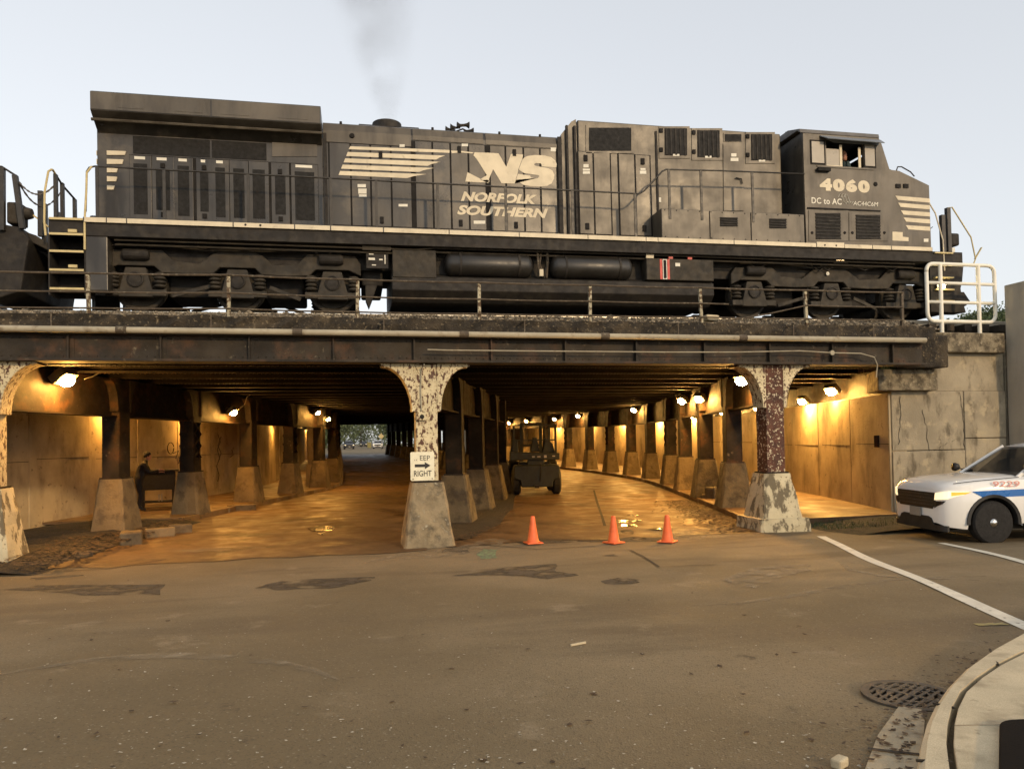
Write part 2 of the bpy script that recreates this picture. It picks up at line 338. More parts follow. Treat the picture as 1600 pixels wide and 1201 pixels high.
# vehicles, people, plants
pmat('car_white', (.78, .77, .73), .22, var=.02, scale=2, bump=0, coat=.6, rvar=.03)
pmat('car_blue', (.015, .13, .42), .3, var=.05, bump=0)
pmat('car_black', (.014, .013, .012), .5, var=.2, bump=.1)
pmat('car_gloss_black', (.006, .006, .006), .35, var=.1, bump=0)
pmat('car_dark', (.02, .022, .026), .25, var=.1, bump=0)
pmat('rubber', (.011, .010, .009), .85, var=.2, scale=12, bump=.3)
pmat('steel_wheel', (.055, .05, .045), .45, metal=.3, var=.2)
pmat('chrome', (.65, .63, .58), .18, metal=1.0, var=.05, bump=0)
pmat('head_lamp', (.9, .85, .7), .15, var=.02, bump=0, emit=(1, .78, .40, .30))
pmat('amber_lamp', (.85, .33, .06), .2, var=.02, bump=0, emit=(1, .42, .06, .25))
pmat('number_red', (.66, .30, .26), .5, var=.05)
glass('car_glass', (.020, .022, .022), .04, .72)
pmat('lift_green', (.010, .012, .007), .6, var=.3, scale=4)
pmat('dark_cloth', (.014, .012, .012), .9, var=.2, scale=12)
pmat('teal_cloth', (.035, .055, .052), .9, var=.2, scale=12)
pmat('skin', (.42, .20, .13), .6, var=.1)
pmat('hair', (.20, .09, .05), .8, var=.2)
pmat('leaf', (.060, .085, .028), .8, var=.5, scale=1.5, bump=0)
pmat('far_leaf', (.075, .095, .040), .8, var=.5, scale=.8, bump=0)
pmat('bark', (.07, .05, .035), .9, var=.3, scale=4)
pmat('dead_leaf', (.060, .036, .018), .9, var=.6, scale=18, bump=0)
pmat('grit', (.42, .38, .29), .85, var=.4, scale=30, bump=0)
pmat('moss', (.030, .030, .014), .95, var=.5, scale=5, dark=(.05, .04, .024), dthr=.55, dscale=4, bump=1.0, bscale=25, bdist=.05)
pmat('dirt', (.022, .017, .011), .95, var=.5, scale=4, bump=1.0, bscale=20, bdist=.05)
pmat('graffiti', (.035, .022, .014), .8, var=.2)
pmat('cast_iron', (.060, .050, .036), .7, var=.3, scale=12, bump=.3)
pmat('blue_bin', (.25, .22, .08), .6, var=.1)
# ================================================================== the setting
def interp(P, y):
    if y <= P[0][1]: a, b = P[0], P[1]
    elif y >= P[-1][1]: a, b = P[-2], P[-1]
    else:
        for i in range(len(P)-1):
            if P[i][1] <= y <= P[i+1][1]: a, b = P[i], P[i+1]; break
    t = (y-a[1])/(b[1]-a[1]); return a[0]+(b[0]-a[0])*t
ROWL = [(-7.85,0),(-6.9,4),(-6,7.6),(-4.95,11.5),(-3.9,15.3),(-2.95,18.8),(-2.5,23),(-2.5,27),(-2.55,31),(-2.6,35),(-2.7,39),(-2.75,43),(-2.8,47),(-2.9,51),(-3.0,55),(-3.1,59),(-3.2,63),(-3.3,67),(-3.35,71),(-3.4,75)]
ROWM = [(0,0),(1.1,3.9),(2.2,7.2),(3.3,10.6),(4.2,13.6),(4.9,17.2),(5.3,21),(5.4,25),(5.35,29),(5.15,33),(4.95,37),(4.75,41),(4.5,45),(4.3,49),(4.1,53),(3.8,57),(3.5,61),(3.2,66),(2.9,71),(2.6,75)]
ROWR = [(7.67,0),(8.7,3.6),(9.6,7.0),(10.45,10.3),(11.3,13.5),(12.3,18),(12.8,21.8),(12.95,25.5),(12.85,29),(12.5,32.5),(12.05,36.5),(11.5,41),(11.0,45),(10.5,48.5),(10.0,52),(9.5,56),(9.2,60),(8.9,65),(8.7,70),(8.5,75)]
rl = lambda y: interp(ROWL, y); rm = lambda y: interp(ROWM, y); rr = lambda y: interp(ROWR, y)
def frange(a, b, s):
    o = []; x = a
    while x < b-1e-6: o.append(x); x += s
    return o+[b]

# ---- ground: one sheet to the horizon
def ground_sheet():
    xs = [-600, -200, -80, -40, -25] + frange(-16, 24, 1.0) + [30, 45, 80, 200, 600]
    ys = [-400, -100, -45, -25] + frange(-18, 6, .75) + frange(8, 24, 4) + frange(25, 115, 5) + [150, 250, 500, 1200]
    mb = MB(); n = len(xs)
    for y in ys:
        for x in xs:
            e = .012*sin(x*1.3+y*.7)+.010*sin(x*.6-y*1.7) if (-18 < y < 1 and -16 < x < 24) else 0
            mb.v.append((x, y, gz(y)+e-.012))
    for j in range(len(ys)-1):
        for i in range(n-1): mb.f.append((j*n+i, j*n+i+1, (j+1)*n+i+1, (j+1)*n+i))
    o = mb.build('road', 'asphalt', smooth=True); return tag(o, kind='structure')
ground_sheet()
def gtop(x, y):
    e = .012*sin(x*1.3+y*.7)+.010*sin(x*.6-y*1.7) if (-18 < y < 1 and -16 < x < 24) else 0
    return gz(y)+e-.012
def drape(poly, mat, name, lift=.006, kind='structure', res=.35, label=None, cat=None, wob=0.0):
    """a thin sheet that follows the ground, cut into a grid so that it stays on it"""
    bm = bmesh.new(); vs = [bm.verts.new((p[0]+rnd.uniform(-wob, wob), p[1]+rnd.uniform(-wob, wob), 0)) for p in poly]; bm.faces.new(vs)
    x0 = min(p[0] for p in poly); x1 = max(p[0] for p in poly); y0 = min(p[1] for p in poly); y1 = max(p[1] for p in poly)
    for k in range(1, int((x1-x0)/res)+1):
        bmesh.ops.bisect_plane(bm, geom=bm.verts[:]+bm.edges[:]+bm.faces[:], plane_co=(x0+k*res, 0, 0), plane_no=(1, 0, 0))
    for k in range(1, int((y1-y0)/res)+1):
        bmesh.ops.bisect_plane(bm, geom=bm.verts[:]+bm.edges[:]+bm.faces[:], plane_co=(0, y0+k*res, 0), plane_no=(0, 1, 0))
    for v in bm.verts: v.co.z = gtop(v.co.x, v.co.y)+lift
    bmesh.ops.recalc_face_normals(bm, faces=bm.faces)
    if bm.faces and sum(f.normal.z for f in bm.faces) < 0: bmesh.ops.reverse_faces(bm, faces=bm.faces)
    me = bpy.data.meshes.new(name); bm.to_mesh(me); bm.free(); me.materials.append(M[mat])
    o = bpy.data.objects.new(name, me); COL.objects.link(o); return tag(o, label, cat, kind=kind)
def jag(px, amp=.05, n=4):
    """pixel outline -> ragged ground outline"""
    P = [ground(*p) for p in px]; out = []
    for i, a in enumerate(P):
        b = P[(i+1) % len(P)]
        for k in range(n):
            t = k/n; q = a.lerp(b, t); j = amp if k else amp*.4
            out.append((q.x+rnd.uniform(-j, j), q.y+rnd.uniform(-j, j)))
    return out

# ---- the wet concrete carriageway under the viaduct, in slabs
for side, (fa, fb) in (('l', (lambda y: rl(y)+.35, lambda y: rm(y)-.1)), ('r', (lambda y: rm(y)-.1, lambda y: rr(y)-.35))):
    mb = MB(); ys = [-.75 if side == 'l' else -.45]+frange(1, 80, 1.0); nx = 12
    for j, y in enumerate(ys):
        a, b = fa(max(y, 0)), fb(max(y, 0))
        for i in range(nx+1):
            x = a+(b-a)*i/nx; yy = y+(rnd.uniform(-.22, .22) if j == 0 else 0)
            mb.v.append((x, yy, gtop(x, yy)+(.016 if j else .010)))
    for j in range(len(ys)-1):
        for i in range(nx): mb.f.append((j*(nx+1)+i, j*(nx+1)+i+1, (j+1)*(nx+1)+i+1, (j+1)*(nx+1)+i))
    tag(mb.build('underpass_road', 'underpass_concrete', smooth=True), kind='structure')
def strip(pts, w, mat, name, lift=.02, kind='structure', taper=False):
    mb = MB(); n = len(pts)
    for i, p in enumerate(pts):
        a = Vector(pts[max(i-1, 0)]); b = Vector(pts[min(i+1, n-1)]); d = (b-a).normalized(); s = Vector((-d.y, d.x))
        ww = w*(1 if not taper else max(.12, sin(pi*(i+.3)/(n-.4))))*rnd.uniform(.85, 1.15)
        for k in (-1, 1):
            x, y = p[0]+s.x*ww/2*k, p[1]+s.y*ww/2*k; mb.v.append((x, y, gtop(x, y)+lift))
    for i in range(n-1): mb.f.append((2*i, 2*i+1, 2*i+3, 2*i+2))
    return tag(mb.build(name, mat, fix=True), kind=kind)
# joint between the two lanes of the right bay, cracks
pj = [ground(928, 766), ground(933, 785), ground(940, 805), ground(945, 822)]
strip([(p.x, p.y) for p in pj], .07, 'groove', 'pavement_joint', .024)
pj = [ground(985, 858), ground(1005, 870), ground(1030, 886), ground(1075, 884), ground(1120, 882)]
strip([(p.x, p.y) for p in pj], .035, 'groove', 'pavement_crack', .012)
for px in ([(700,640+200),(760,852),(840,858),(930,852)], [(1060,838),(1120,834),(1180,832)], [(100,890),(170,886),(260,872)]):
    pj = [ground(*q) for q in px]; strip([(p.x, p.y) for p in pj], .03, 'groove', 'pavement_crack', .012)
# patches of tar, worn dusty arcs, puddles
for px, m, nm in (
    ([(395,916),(440,906),(500,903),(585,900),(580,906),(520,918),(440,920)], 'tar', 'asphalt_patch'),
    ([(708,898),(790,884),(868,880),(870,892),(905,897),(855,903),(800,898),(760,897)], 'tar', 'asphalt_patch'),
    ([(938,905),(965,900),(1000,903),(990,909),(950,909)], 'tar', 'asphalt_patch'),
    ([(940,868),(962,865),(965,869)], 'tar', 'asphalt_patch'),
    ([(0,922),(60,914),(260,910),(250,926),(150,928),(60,924)], 'tar', 'asphalt_patch'),
    ([(50,901),(130,895),(128,900),(55,905)], 'tar', 'asphalt_patch'),
    ([(785,846),(840,828),(880,824),(985,822),(990,834),(1040,836),(1040,843),(900,846),(830,850)], 'tar', 'asphalt_patch'),
    ([(690,862),(700,850),(730,852),(735,862)], 'tar', 'asphalt_patch'),
    ([(710,856),(780,838),(810,832),(800,845),(760,858),(700,868),(640,872),(560,880),(590,872),(640,862)], 'dust', 'dusty_patch'),
    ([(1130,905),(1180,885),(1260,878),(1270,890),(1210,905),(1180,920)], 'dust', 'dusty_patch'),
    ([(1020,833),(1090,826),(1170,820),(1230,830),(1180,838),(1060,842)], 'dust', 'dusty_patch'),
    ([(745,866),(755,858),(778,859),(776,870),(750,872)], 'green_spray', 'paint_mark')):
    drape(jag(px, .04), m, nm, .005 if m == 'tar' else .009)
for px, w in (([(0,1052),(60,1042),(130,1030),(200,1024),(280,1020),(360,1024),(430,1032),(490,1045),(530,1060)], .22),
              ([(1080,945),(1160,940),(1240,930),(1330,915),(1430,902),(1540,898)], .16),
              ([(1310,875),(1330,890),(1380,900),(1450,903),(1530,905)], .16)):
    P = [ground(*q) for q in px]; strip([(p.x, p.y) for p in P], w, 'dust', 'tyre_scuff', .006, taper=True)
for px in ([(480,826),(500,822),(525,824),(520,829),(490,831)], [(492,834),(507,832),(504,836)], [(965,813),(1000,812),(1002,815),(968,816)],
           [(975,805),(1000,804),(998,807)], [(970,820),(995,819),(996,823),(972,823)], [(1010,828),(1035,826),(1036,829)]):
    drape([(ground(*q).x, ground(*q).y) for q in px], 'wet', 'puddle', .026, wob=.02)
# ---- painted lines
def line(a, b, w, mat='line_paint', name='road_line'):
    a = ground(*a); b = ground(*b); d = (b-a).to_2d().normalized(); s = Vector((-d.y, d.x))*w/2
    P = []; n = 14
    for k in range(n+1):
        q = a.lerp(b, k/n); j = rnd.uniform(-.008, .008); P.append((q.x+s.x*(1+j*8), q.y+s.y*(1+j*8)))
    for k in range(n, -1, -1):
        q = a.lerp(b, k/n); j = rnd.uniform(-.008, .008); P.append((q.x-s.x*(1+j*8), q.y-s.y*(1+j*8)))
    drape(P, mat, name, .008)
line((1283,838), (1720,1026), .17)
line((1470,846), (1760,918), .14)
line((1525,972), (1572,971), .10, 'yellow_line')

# ---- street corner: gutter, kerb, pavement, drain
zc = gz(-10)
KZ = zc+.13
kp = [(1700,945),(1640,965),(1600,985),(1550,1012),(1510,1040),(1482,1068),(1462,1096),(1448,1125),(1440,1155),(1436,1185),(1434,1220),(1440,1290),(1460,1400)]
outer = [at_z(x, y, KZ) for x, y in kp]
gp = [(1720,985),(1650,1000),(1600,1018),(1560,1038),(1530,1058),(1505,1080),(1492,1105),(1486,1130),(1484,1160),(1488,1190),(1494,1230),(1510,1300),(1540,1410)]
inner = [at_z(x, y, KZ) for x, y in gp]
yk = outer[0].y+1.2; outer.insert(0, Vector((24, yk, KZ))); inner.insert(0, Vector((24, yk-.22, KZ)))
mb = MB()
for o_, i_ in zip(outer, inner):
    zb = gz(o_.y)-.05
    mb.v += [(o_.x-.02, o_.y+.02, zb), (o_.x, o_.y, KZ-.025), (o_.x+.02, o_.y-.02, KZ), (i_.x-.012, i_.y+.012, KZ+.004), (i_.x-.012, i_.y+.012, zb)]
for i in range(len(outer)-1):
    for k in range(4): mb.f.append((i*5+k, i*5+k+1, (i+1)*5+k+1, (i+1)*5+k))
tag(mb.build('kerb', 'pale_concrete', smooth=False, fix=True), kind='structure')
far = [Vector((14, -15, KZ)), Vector((14, -22, KZ)), Vector((2.5, -22, KZ))]
poly = [(p.x+.012, p.y-.012) for p in inner]+[(6, -22), (24, -22)]
mb = MB(); mb.prism(poly, zc-.1, KZ+.004, 'z'); tag(mb.build('pavement', 'pale_concrete', bevel=.006), kind='structure')
for k in (4, 7, 10):
    a_, b_ = outer[k], inner[k]; mb = MB(); mb.bar((a_.x-.01, a_.y+.01, KZ-.01), (b_.x, b_.y, KZ-.001), .012, .012); tag(mb.build('kerb_joint', 'groove'), kind='structure')
ji = at_z(1492, 1134, KZ); jo = at_z(1640, 1124, KZ)
mb = MB(); mb.bar((ji.x, ji.y, KZ+.003), (jo.x+2, jo.y-.45, KZ+.003), .012, .006); tag(mb.build('pavement_joint', 'gutter_concrete'), kind='structure')
gut = [ground(*q) for q in ((1440,1201),(1445,1130),(1440,1112),(1405,1106),(1372,1150),(1352,1201),(1345,1290),(1430,1290))]
drape([(p.x, p.y) for p in gut], 'gutter_concrete', 'gutter', .010)
g2 = [ground(*q) for q in ((1356,1172),(1400,1178),(1437,1182))]; strip([(p.x, p.y) for p in g2], .03, 'groove', 'pavement_joint', .016)
dc = ground(1422, 1089); dz = gtop(dc.x, dc.y)
dr = thing('drain_grate', 'round cast iron drain grate set in the road against the pale kerb', 'drain', (dc.x, dc.y, dz))
mb = MB(); mb.lathe([(.245, 0), (.245, .016), (.300, .016), (.300, 0)], (0, 0, 0), n=40); mb.build('frame', 'cast_iron', dr, local=True)
mb = MB(); mb.lathe([(.001, .003), (.246, .003)], n=32); mb.build('pit', 'gap', dr, local=True)
mb = MB(); mb.bar((-.246, 0, .010), (.246, 0, .010), .035, .012); mb.bar((0, -.246, .010), (0, .246, .010), .035, .0125)
mb.build('cross_bar', 'cast_iron', dr, local=True)
for k in range(-4, 5):
    if k == 0: continue
    y = k*.052; h = math.sqrt(.246**2-y*y); mb = MB(); mb.bar((-h, y, .009), (h, y, .009), .022, .011); mb.build('grate_bar', 'cast_iron', dr, local=True)
for r_ in (.12, .185):
    mb = MB(); mb.lathe([(r_, .004), (r_, .014), (r_+.02, .014), (r_+.02, .004)], n=32); mb.build('grate_ring', 'cast_iron', dr, local=True)
dr.rotation_euler = (0, 0, .5)
# black rounded rubber mat lying on the corner
c0 = at_z(1562, 1136, KZ); ux = (at_z(1600, 1134, KZ)-c0).normalized(); uy = (at_z(1561, 1201, KZ)-c0).normalized()
def rr_poly(c, ux, uy, w, h, r, n=6):
    P = []
    for cx_, cy_, a0 in ((r, r, 180), (w-r, r, 270), (w-r, h-r, 0), (r, h-r, 90)):
        for k in range(n+1):
            a = R(a0+90*k/n); P.append(c+ux*(cx_+r*cos(a))+uy*(cy_+r*sin(a)))
    return P
mb = MB(); mb.prism([(p.x, p.y) for p in rr_poly(c0, ux, uy, .6, .8, .075)], KZ+.005, KZ+.045, 'z')
finish(mb, 'rubber_mat', 'mat_black', 'black mat with rounded corners lying on the pale corner pavement', 'mat', bevel=.01)

# ---- footways and kerbs under the viaduct
def footway(row, sgn, y0, name):
    mb = MB(); ys = frange(y0, 79, 1.5)
    for y in ys:
        z = gtop(row(y), y)
        a = row(y)-sgn*.42; b = row(y)+sgn*3.6
        mb.v += [(a, y, z-.1), (a, y, z+.155), (a+sgn*.02, y, z+.17), (b, y, z+.17)]
    for i in range(len(ys)-1):
        for k in range(3): mb.f.append((i*4+k, i*4+k+1, (i+1)*4+k+1, (i+1)*4+k))
    mb.f.append((0, 1, 2, 3))
    return tag(mb.build(name, 'underpass_concrete', fix=True), kind='structure')
footway(rl, -1, 6.2, 'footway'); footway(rr, 1, .4, 'footway')
# earth bank under the first left columns and by the right column
def bank(path, name, h=.15, mat='dirt'):
    mb = MB(); n = 9; ys = path
    for (x0, x1, y) in ys:
        for i in range(n+1):
            t = i/n; x = x0+(x1-x0)*t
            mb.v.append((x, y, gtop(x, y)-.03+(h+.03)*min(1, min(t, 1-t)*5)*(0.75+.5*rnd.random())))
    for j in range(len(ys)-1):
        for i in range(n): mb.f.append((j*(n+1)+i, j*(n+1)+i+1, (j+1)*(n+1)+i+1, (j+1)*(n+1)+i))
    return tag(mb.build(name, mat, smooth=True, fix=True), kind='structure')
bank([(-14, -6.3, -1.4), (-14, -6.2, -.6), (-14, -6.1, .4), (-13, -5.9, 1.5), (-12, -5.7, 2.6), (-11, -5.6, 3.6), (-10.5, -5.5, 4.6), (-10, -5.35, 5.6), (-9.5, -5.2, 6.4)], 'earth_bank')
bank([(8.4, 16, -1.55), (8.25, 16, -1.2), (8.2, 16, -.8), (8.2, 16, -.3), (8.2, 16, .1), (8.2, 16, .45)], 'mossy_verge', .10, 'moss')
bank([(-.6, .9, .3), (-.3, 1.7, 1.5), (0, 2.3, 3), (.4, 2.9, 5), (1.2, 3.5, 7), (2.3, 4.3, 10.4), (3.3, 5.1, 13.4)], 'earth_bank', .05)

# ---- walls of the underpass, cast in panels
def tunnel_wall(row, off, sgn, y0, name, label, step=2.4, ht=3.05):
    t = thing(name, label, 'wall', (row(y0)+off, y0, 0)); ys = frange(y0, 77, step)
    for i in range(len(ys)-1):
        a, b = ys[i], ys[i+1]-.02; xa, xb = row(a)+off, row(b)+off; za = gz(a); zb = gz(b); d = rnd.uniform(-.02, .02)
        mb = MB(); mb.hexa([(xa+d, a, za-.1), (xa+d+sgn*.5, a, za-.1), (xb+d+sgn*.5, b, zb-.1), (xb+d, b, zb-.1)] if sgn > 0 else [(xa+d+sgn*.5, a, za-.1), (xa+d, a, za-.1), (xb+d, b, zb-.1), (xb+d+sgn*.5, b, zb-.1)],
                           [(xa+d, a, za+ht), (xa+d+sgn*.5, a, za+ht), (xb+d+sgn*.5, b, zb+ht), (xb+d, b, zb+ht)] if sgn > 0 else [(xa+d+sgn*.5, a, za+ht), (xa+d, a, za+ht), (xb+d, b, zb+ht), (xb+d+sgn*.5, b, zb+ht)])
        mb.build('panel', 'wall_concrete', t, bevel=.02)
        if i < 8:
            e = -sgn*.004; zj = 1.75+rnd.uniform(-.06, .06); q = MB(); q.hexa([(xa+d+e, a+.02, za+zj), (xa+d+sgn*.05, a+.02, za+zj), (xb+d+sgn*.05, b-.02, zb+zj), (xb+d+e, b-.02, zb+zj)], [(xa+d+e, a+.02, za+zj+.014), (xa+d+sgn*.05, a+.02, za+zj+.014), (xb+d+sgn*.05, b-.02, zb+zj+.014), (xb+d+e, b-.02, zb+zj+.014)]); q.build('panel_joint', 'groove', t)
    mb = MB(); n = len(ys)
    for y in ys:
        x = row(y)+off+sgn*.3; mb.v += [(x, y, gz(y)-.1), (x, y, gz(y)+4.2)]
    for i in range(n-1): mb.f.append((2*i, 2*i+2, 2*i+3, 2*i+1))
    mb.build('backing', 'dark_steel', t)
    return t
WL = tunnel_wall(rl, -2.95, -1, .94, 'tunnel_wall', 'stained concrete wall with graffiti behind the left row of columns')
WR = tunnel_wall(rr, 3.55, 1, .94, 'tunnel_wall', 'lamp-lit concrete wall behind the right row of columns, meeting the weathered corner')
# graffiti scrawls on the left wall
def scrawl(pts, row, off, w=.03):
    mb = MB()
    for seg in pts:
        q = []
        for (px, py) in seg:
            y = 9.0
            for _ in range(12):
                d = ray(px, py); t = (y-CAM.y)/d.y; X = CAM.x+d.x*t; err = X-(row(y)+off); y -= err/(d.x/d.y-(row(y+.1)-row(y))/.1)
            d = ray(px, py); p = CAM+d*((y-CAM.y)/d.y); q.append((p.x+.06, p.y-.02, p.z))
        mb.tube(q, w*.5, 5)
    return mb
g = scrawl([[(264+5*cos(a), 700+9*sin(a)) for a in [k*.6 for k in range(11)]], [(268,708),(276,704),(272,716),(280,712),(276,724),(284,718),(282,730)], [(278,700),(284,696),(281,708)]], rl, -2.95)
g.build('graffiti', 'graffiti', WL)
g = scrawl([[(338,678),(342,690),(337,702),(341,716),(336,728),(340,742),(338,752)], [(343,682),(338,696),(343,708),(338,722)], [(360,702),(362,710),(358,714)]], rl, -2.95)
g.build('graffiti', 'graffiti', WL)
# broken kerb stones on the left, stones and rubble
for px, s, rz in (((250,838), (.62,.26,.22), .35), ((282,832), (.5,.26,.22), .32), ((205,850), (.42,.34,.30), .2), ((377,797), (.85,.4,.2), .25), ((345,801), (.5,.3,.18), .3), ((130,870), (.3,.2,.12), .7)):
    p = ground(*px); mb = MB(); mb.obox((p.x, p.y, p.z+s[2]*.42), s, Matrix.Rotation(rz, 3, 'Z') @ Matrix.Rotation(rnd.uniform(-.08, .08), 3, 'X'))
    finish(mb, 'kerb_stone', 'row_pedestal', {0: 'long loose kerb block on the earth between the second and third left columns', 1: 'shorter loose kerb block beside the long one, towards the third left column', 2: 'lump of broken concrete at the foot of the second left pedestal', 3: 'tilted broken kerb slab in front of the fourth left pedestal', 4: 'small broken slab lying by the tilted kerb slab', 5: 'small stone on the earth near the first left pedestal'}[[(250,838),(282,832),(205,850),(377,797),(345,801),(130,870)].index(px)], 'kerb stone', bevel=.03)
p = ground(1117, 786); mb = MB(); mb.obox((p.x, p.y, .26), (.5, .4, .5), Matrix.Rotation(.4, 3, 'Z')); mb.obox((p.x+.05, p.y+.3, .14), (.7, .5, .28), Matrix.Rotation(.8, 3, 'Z'))
finish(mb, 'concrete_block', 'dark_pedestal', 'broken concrete block lying in dead leaves by the right kerb', 'block', bevel=.05)

# ================================================================== viaduct
V = thing('railway_viaduct', 'rusty dark steel railway viaduct carrying the track over the underpass', 'viaduct', (0, -.3, 3.63))
XL, XR = -24.0, 11.45
mb = MB(); mb.box(XL, -.24, 3.66, XR, -.20, 4.10); mb.build('fascia_girder', 'fascia_steel', V)
mb = MB(); mb.box(XL, -.42, 3.615, XR-.02, .05, 3.66); mb.build('bottom_flange', 'fascia_steel', V, bevel=.006)
mb = MB(); mb.box(XL, -.38, 4.10, XR-.01, .2, 4.135); mb.build('top_flange', 'fascia_steel', V, bevel=.006)
x = XL+.5
stiff = []
while x < XR:
    mb = MB(); mb.box(x, -.33, 3.662, x+.03, -.241, 4.098); mb.box(x+.031, -.255, 3.664, x+.10, -.242, 4.096); mb.build('stiffener', 'fascia_steel', V); stiff.append(x); x += 1.55
pts = []
x = XL+.1
while x < XR-.1:
    pts.append((x, -.243, 3.72)); pts.append((x, -.243, 4.05)); x += .14
rivets(pts, (0, -1, 0), .016, .012).build('rivets', 'fascia_steel', V)['kind'] = 'stuff'
# crumbling kerb of the ballast trough
mb = MB(); xs = frange(XL, XR+.4, .22)
for x in xs:
    b = rnd.uniform(-.03, .03); h = 4.50+.0018*(x+6.5)+rnd.uniform(-.025, .02)
    mb.v += [(x, -.20+b*.4, 4.137), (x, -.23+b, 4.24), (x, -.21-b, 4.38), (x, -.20+b*.7, h), (x, .05, h+.01), (x, .10, 4.137)]
for i in range(len(xs)-1):
    for k in range(5): mb.f.append((i*6+k, (i+1)*6+k, (i+1)*6+k+1, i*6+k+1))
mb.build('ballast_kerb', 'parapet', V)
# deck and soffit
mb = MB(); ys = [.2, 2.05, 2.15]+frange(6.2, 77, 6.0)
for y in ys:
    z = gz(y); a, b = rl(y)-9, rr(y)+9
    if y < 8: a = XL
    if y < 2.1: b = XR
    mb.v += [(a, y, 3.92+z), (b, y, 3.92+z), (b, y, 4.40+z), (a, y, 4.40+z)]
for i in range(len(ys)-1):
    for k in range(4): mb.f.append((i*4+k, i*4+(k+1) % 4, (i+1)*4+(k+1) % 4, (i+1)*4+k))
mb.f += [(0, 3, 2, 1), tuple((len(ys)-1)*4+k for k in range(4))]
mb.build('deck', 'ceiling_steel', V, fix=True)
y = .9
while y < 77:
    z = gz(y); a, b = rl(y)-3.3, (rr(y)+4.0 if y > 2.2 else rr(y)+3.5); mb = MB()
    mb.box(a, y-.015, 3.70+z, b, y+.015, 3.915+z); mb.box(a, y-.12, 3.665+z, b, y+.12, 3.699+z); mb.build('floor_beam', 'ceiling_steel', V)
    y += 1.5 if y < 30 else 3.0
pts = []
for y in (.9, 2.4, 3.9, 5.4):
    for k in range(260): pts += [(rl(y)-3+k*.09, y-.09, 3.664), (rl(y)-3+k*.09, y+.09, 3.664)]
rivets(pts, (0, 0, -1), .020, .016).build('rivets', 'dark_steel', V)['kind'] = 'stuff'
# longitudinal girders over the three rows of columns
def row_girder(P, mat='dark_steel'):
    for i in range(len(P)-1):
        (xa, ya), (xb, yb) = P[i], P[i+1]; za, zb = gz(ya), gz(yb); d = Vector((xb-xa, yb-ya)).normalized(); s = Vector((-d.y, d.x))
        def web(w, z0, z1):
            mb = MB(); q = [(xa-s.x*w, ya-s.y*w), (xa+s.x*w, ya+s.y*w), (xb+s.x*w, yb+s.y*w), (xb-s.x*w, yb-s.y*w)]
            zz = (za, za, zb, zb)
            mb.hexa([(p[0], p[1], z0+h) for p, h in zip(q, zz)][::-1], [(p[0], p[1], z1+h) for p, h in zip(q, zz)][::-1]); return mb
        g_ = web(.02, 2.80, 3.66).build('row_girder', mat, V); web(.15, 2.76, 2.797).build('girder_flange', mat, g_)
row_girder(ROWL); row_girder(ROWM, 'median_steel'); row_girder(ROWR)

# ================================================================== columns
def lump(mb, amt, seed):
    r = random.Random(seed); mb.v = [(p[0]+r.uniform(-amt, amt), p[1]+r.uniform(-amt, amt), p[2]) for p in mb.v]; return mb
def frustum(b, t, h, z0=0.0, n=6, amt=.012, seed=1, sub=3):
    """tapered concrete block with slightly uneven faces, b and t = (half x, half y)"""
    rings = []
    for j in range(n+1):
        k = j/n; hx = b[0]+(t[0]-b[0])*k; hy = b[1]+(t[1]-b[1])*k; ch = .05; ring = []
        cs = [(-hx+ch, -hy), (hx-ch, -hy), (hx, -hy+ch), (hx, hy-ch), (hx-ch, hy), (-hx+ch, hy), (-hx, hy-ch), (-hx, -hy+ch)]
        for q in range(8):
            a, c = cs[q], cs[(q+1) % 8]; m = sub if q % 2 == 0 else 1
            for s_ in range(m): ring.append((a[0]+(c[0]-a[0])*s_/m, a[1]+(c[1]-a[1])*s_/m, z0+h*k))
        rings.append(ring)
    mb = MB(); mb.loft(rings); return lump(mb, amt, seed)
def arc_gusset(w0, wtop, zt, drop, n=10):
    """outline of a bracket plate from the shaft edge w0 out to wtop at zt with a concave edge"""
    P = [(w0, zt), (wtop, zt)]
    for k in range(n+1):
        a = pi/2*k/n; P.append((wtop-.03-(wtop-.10-w0)*sin(a), zt-.05-(drop-.05)*(1-cos(a))))
    P.append((w0, zt-drop)); return P
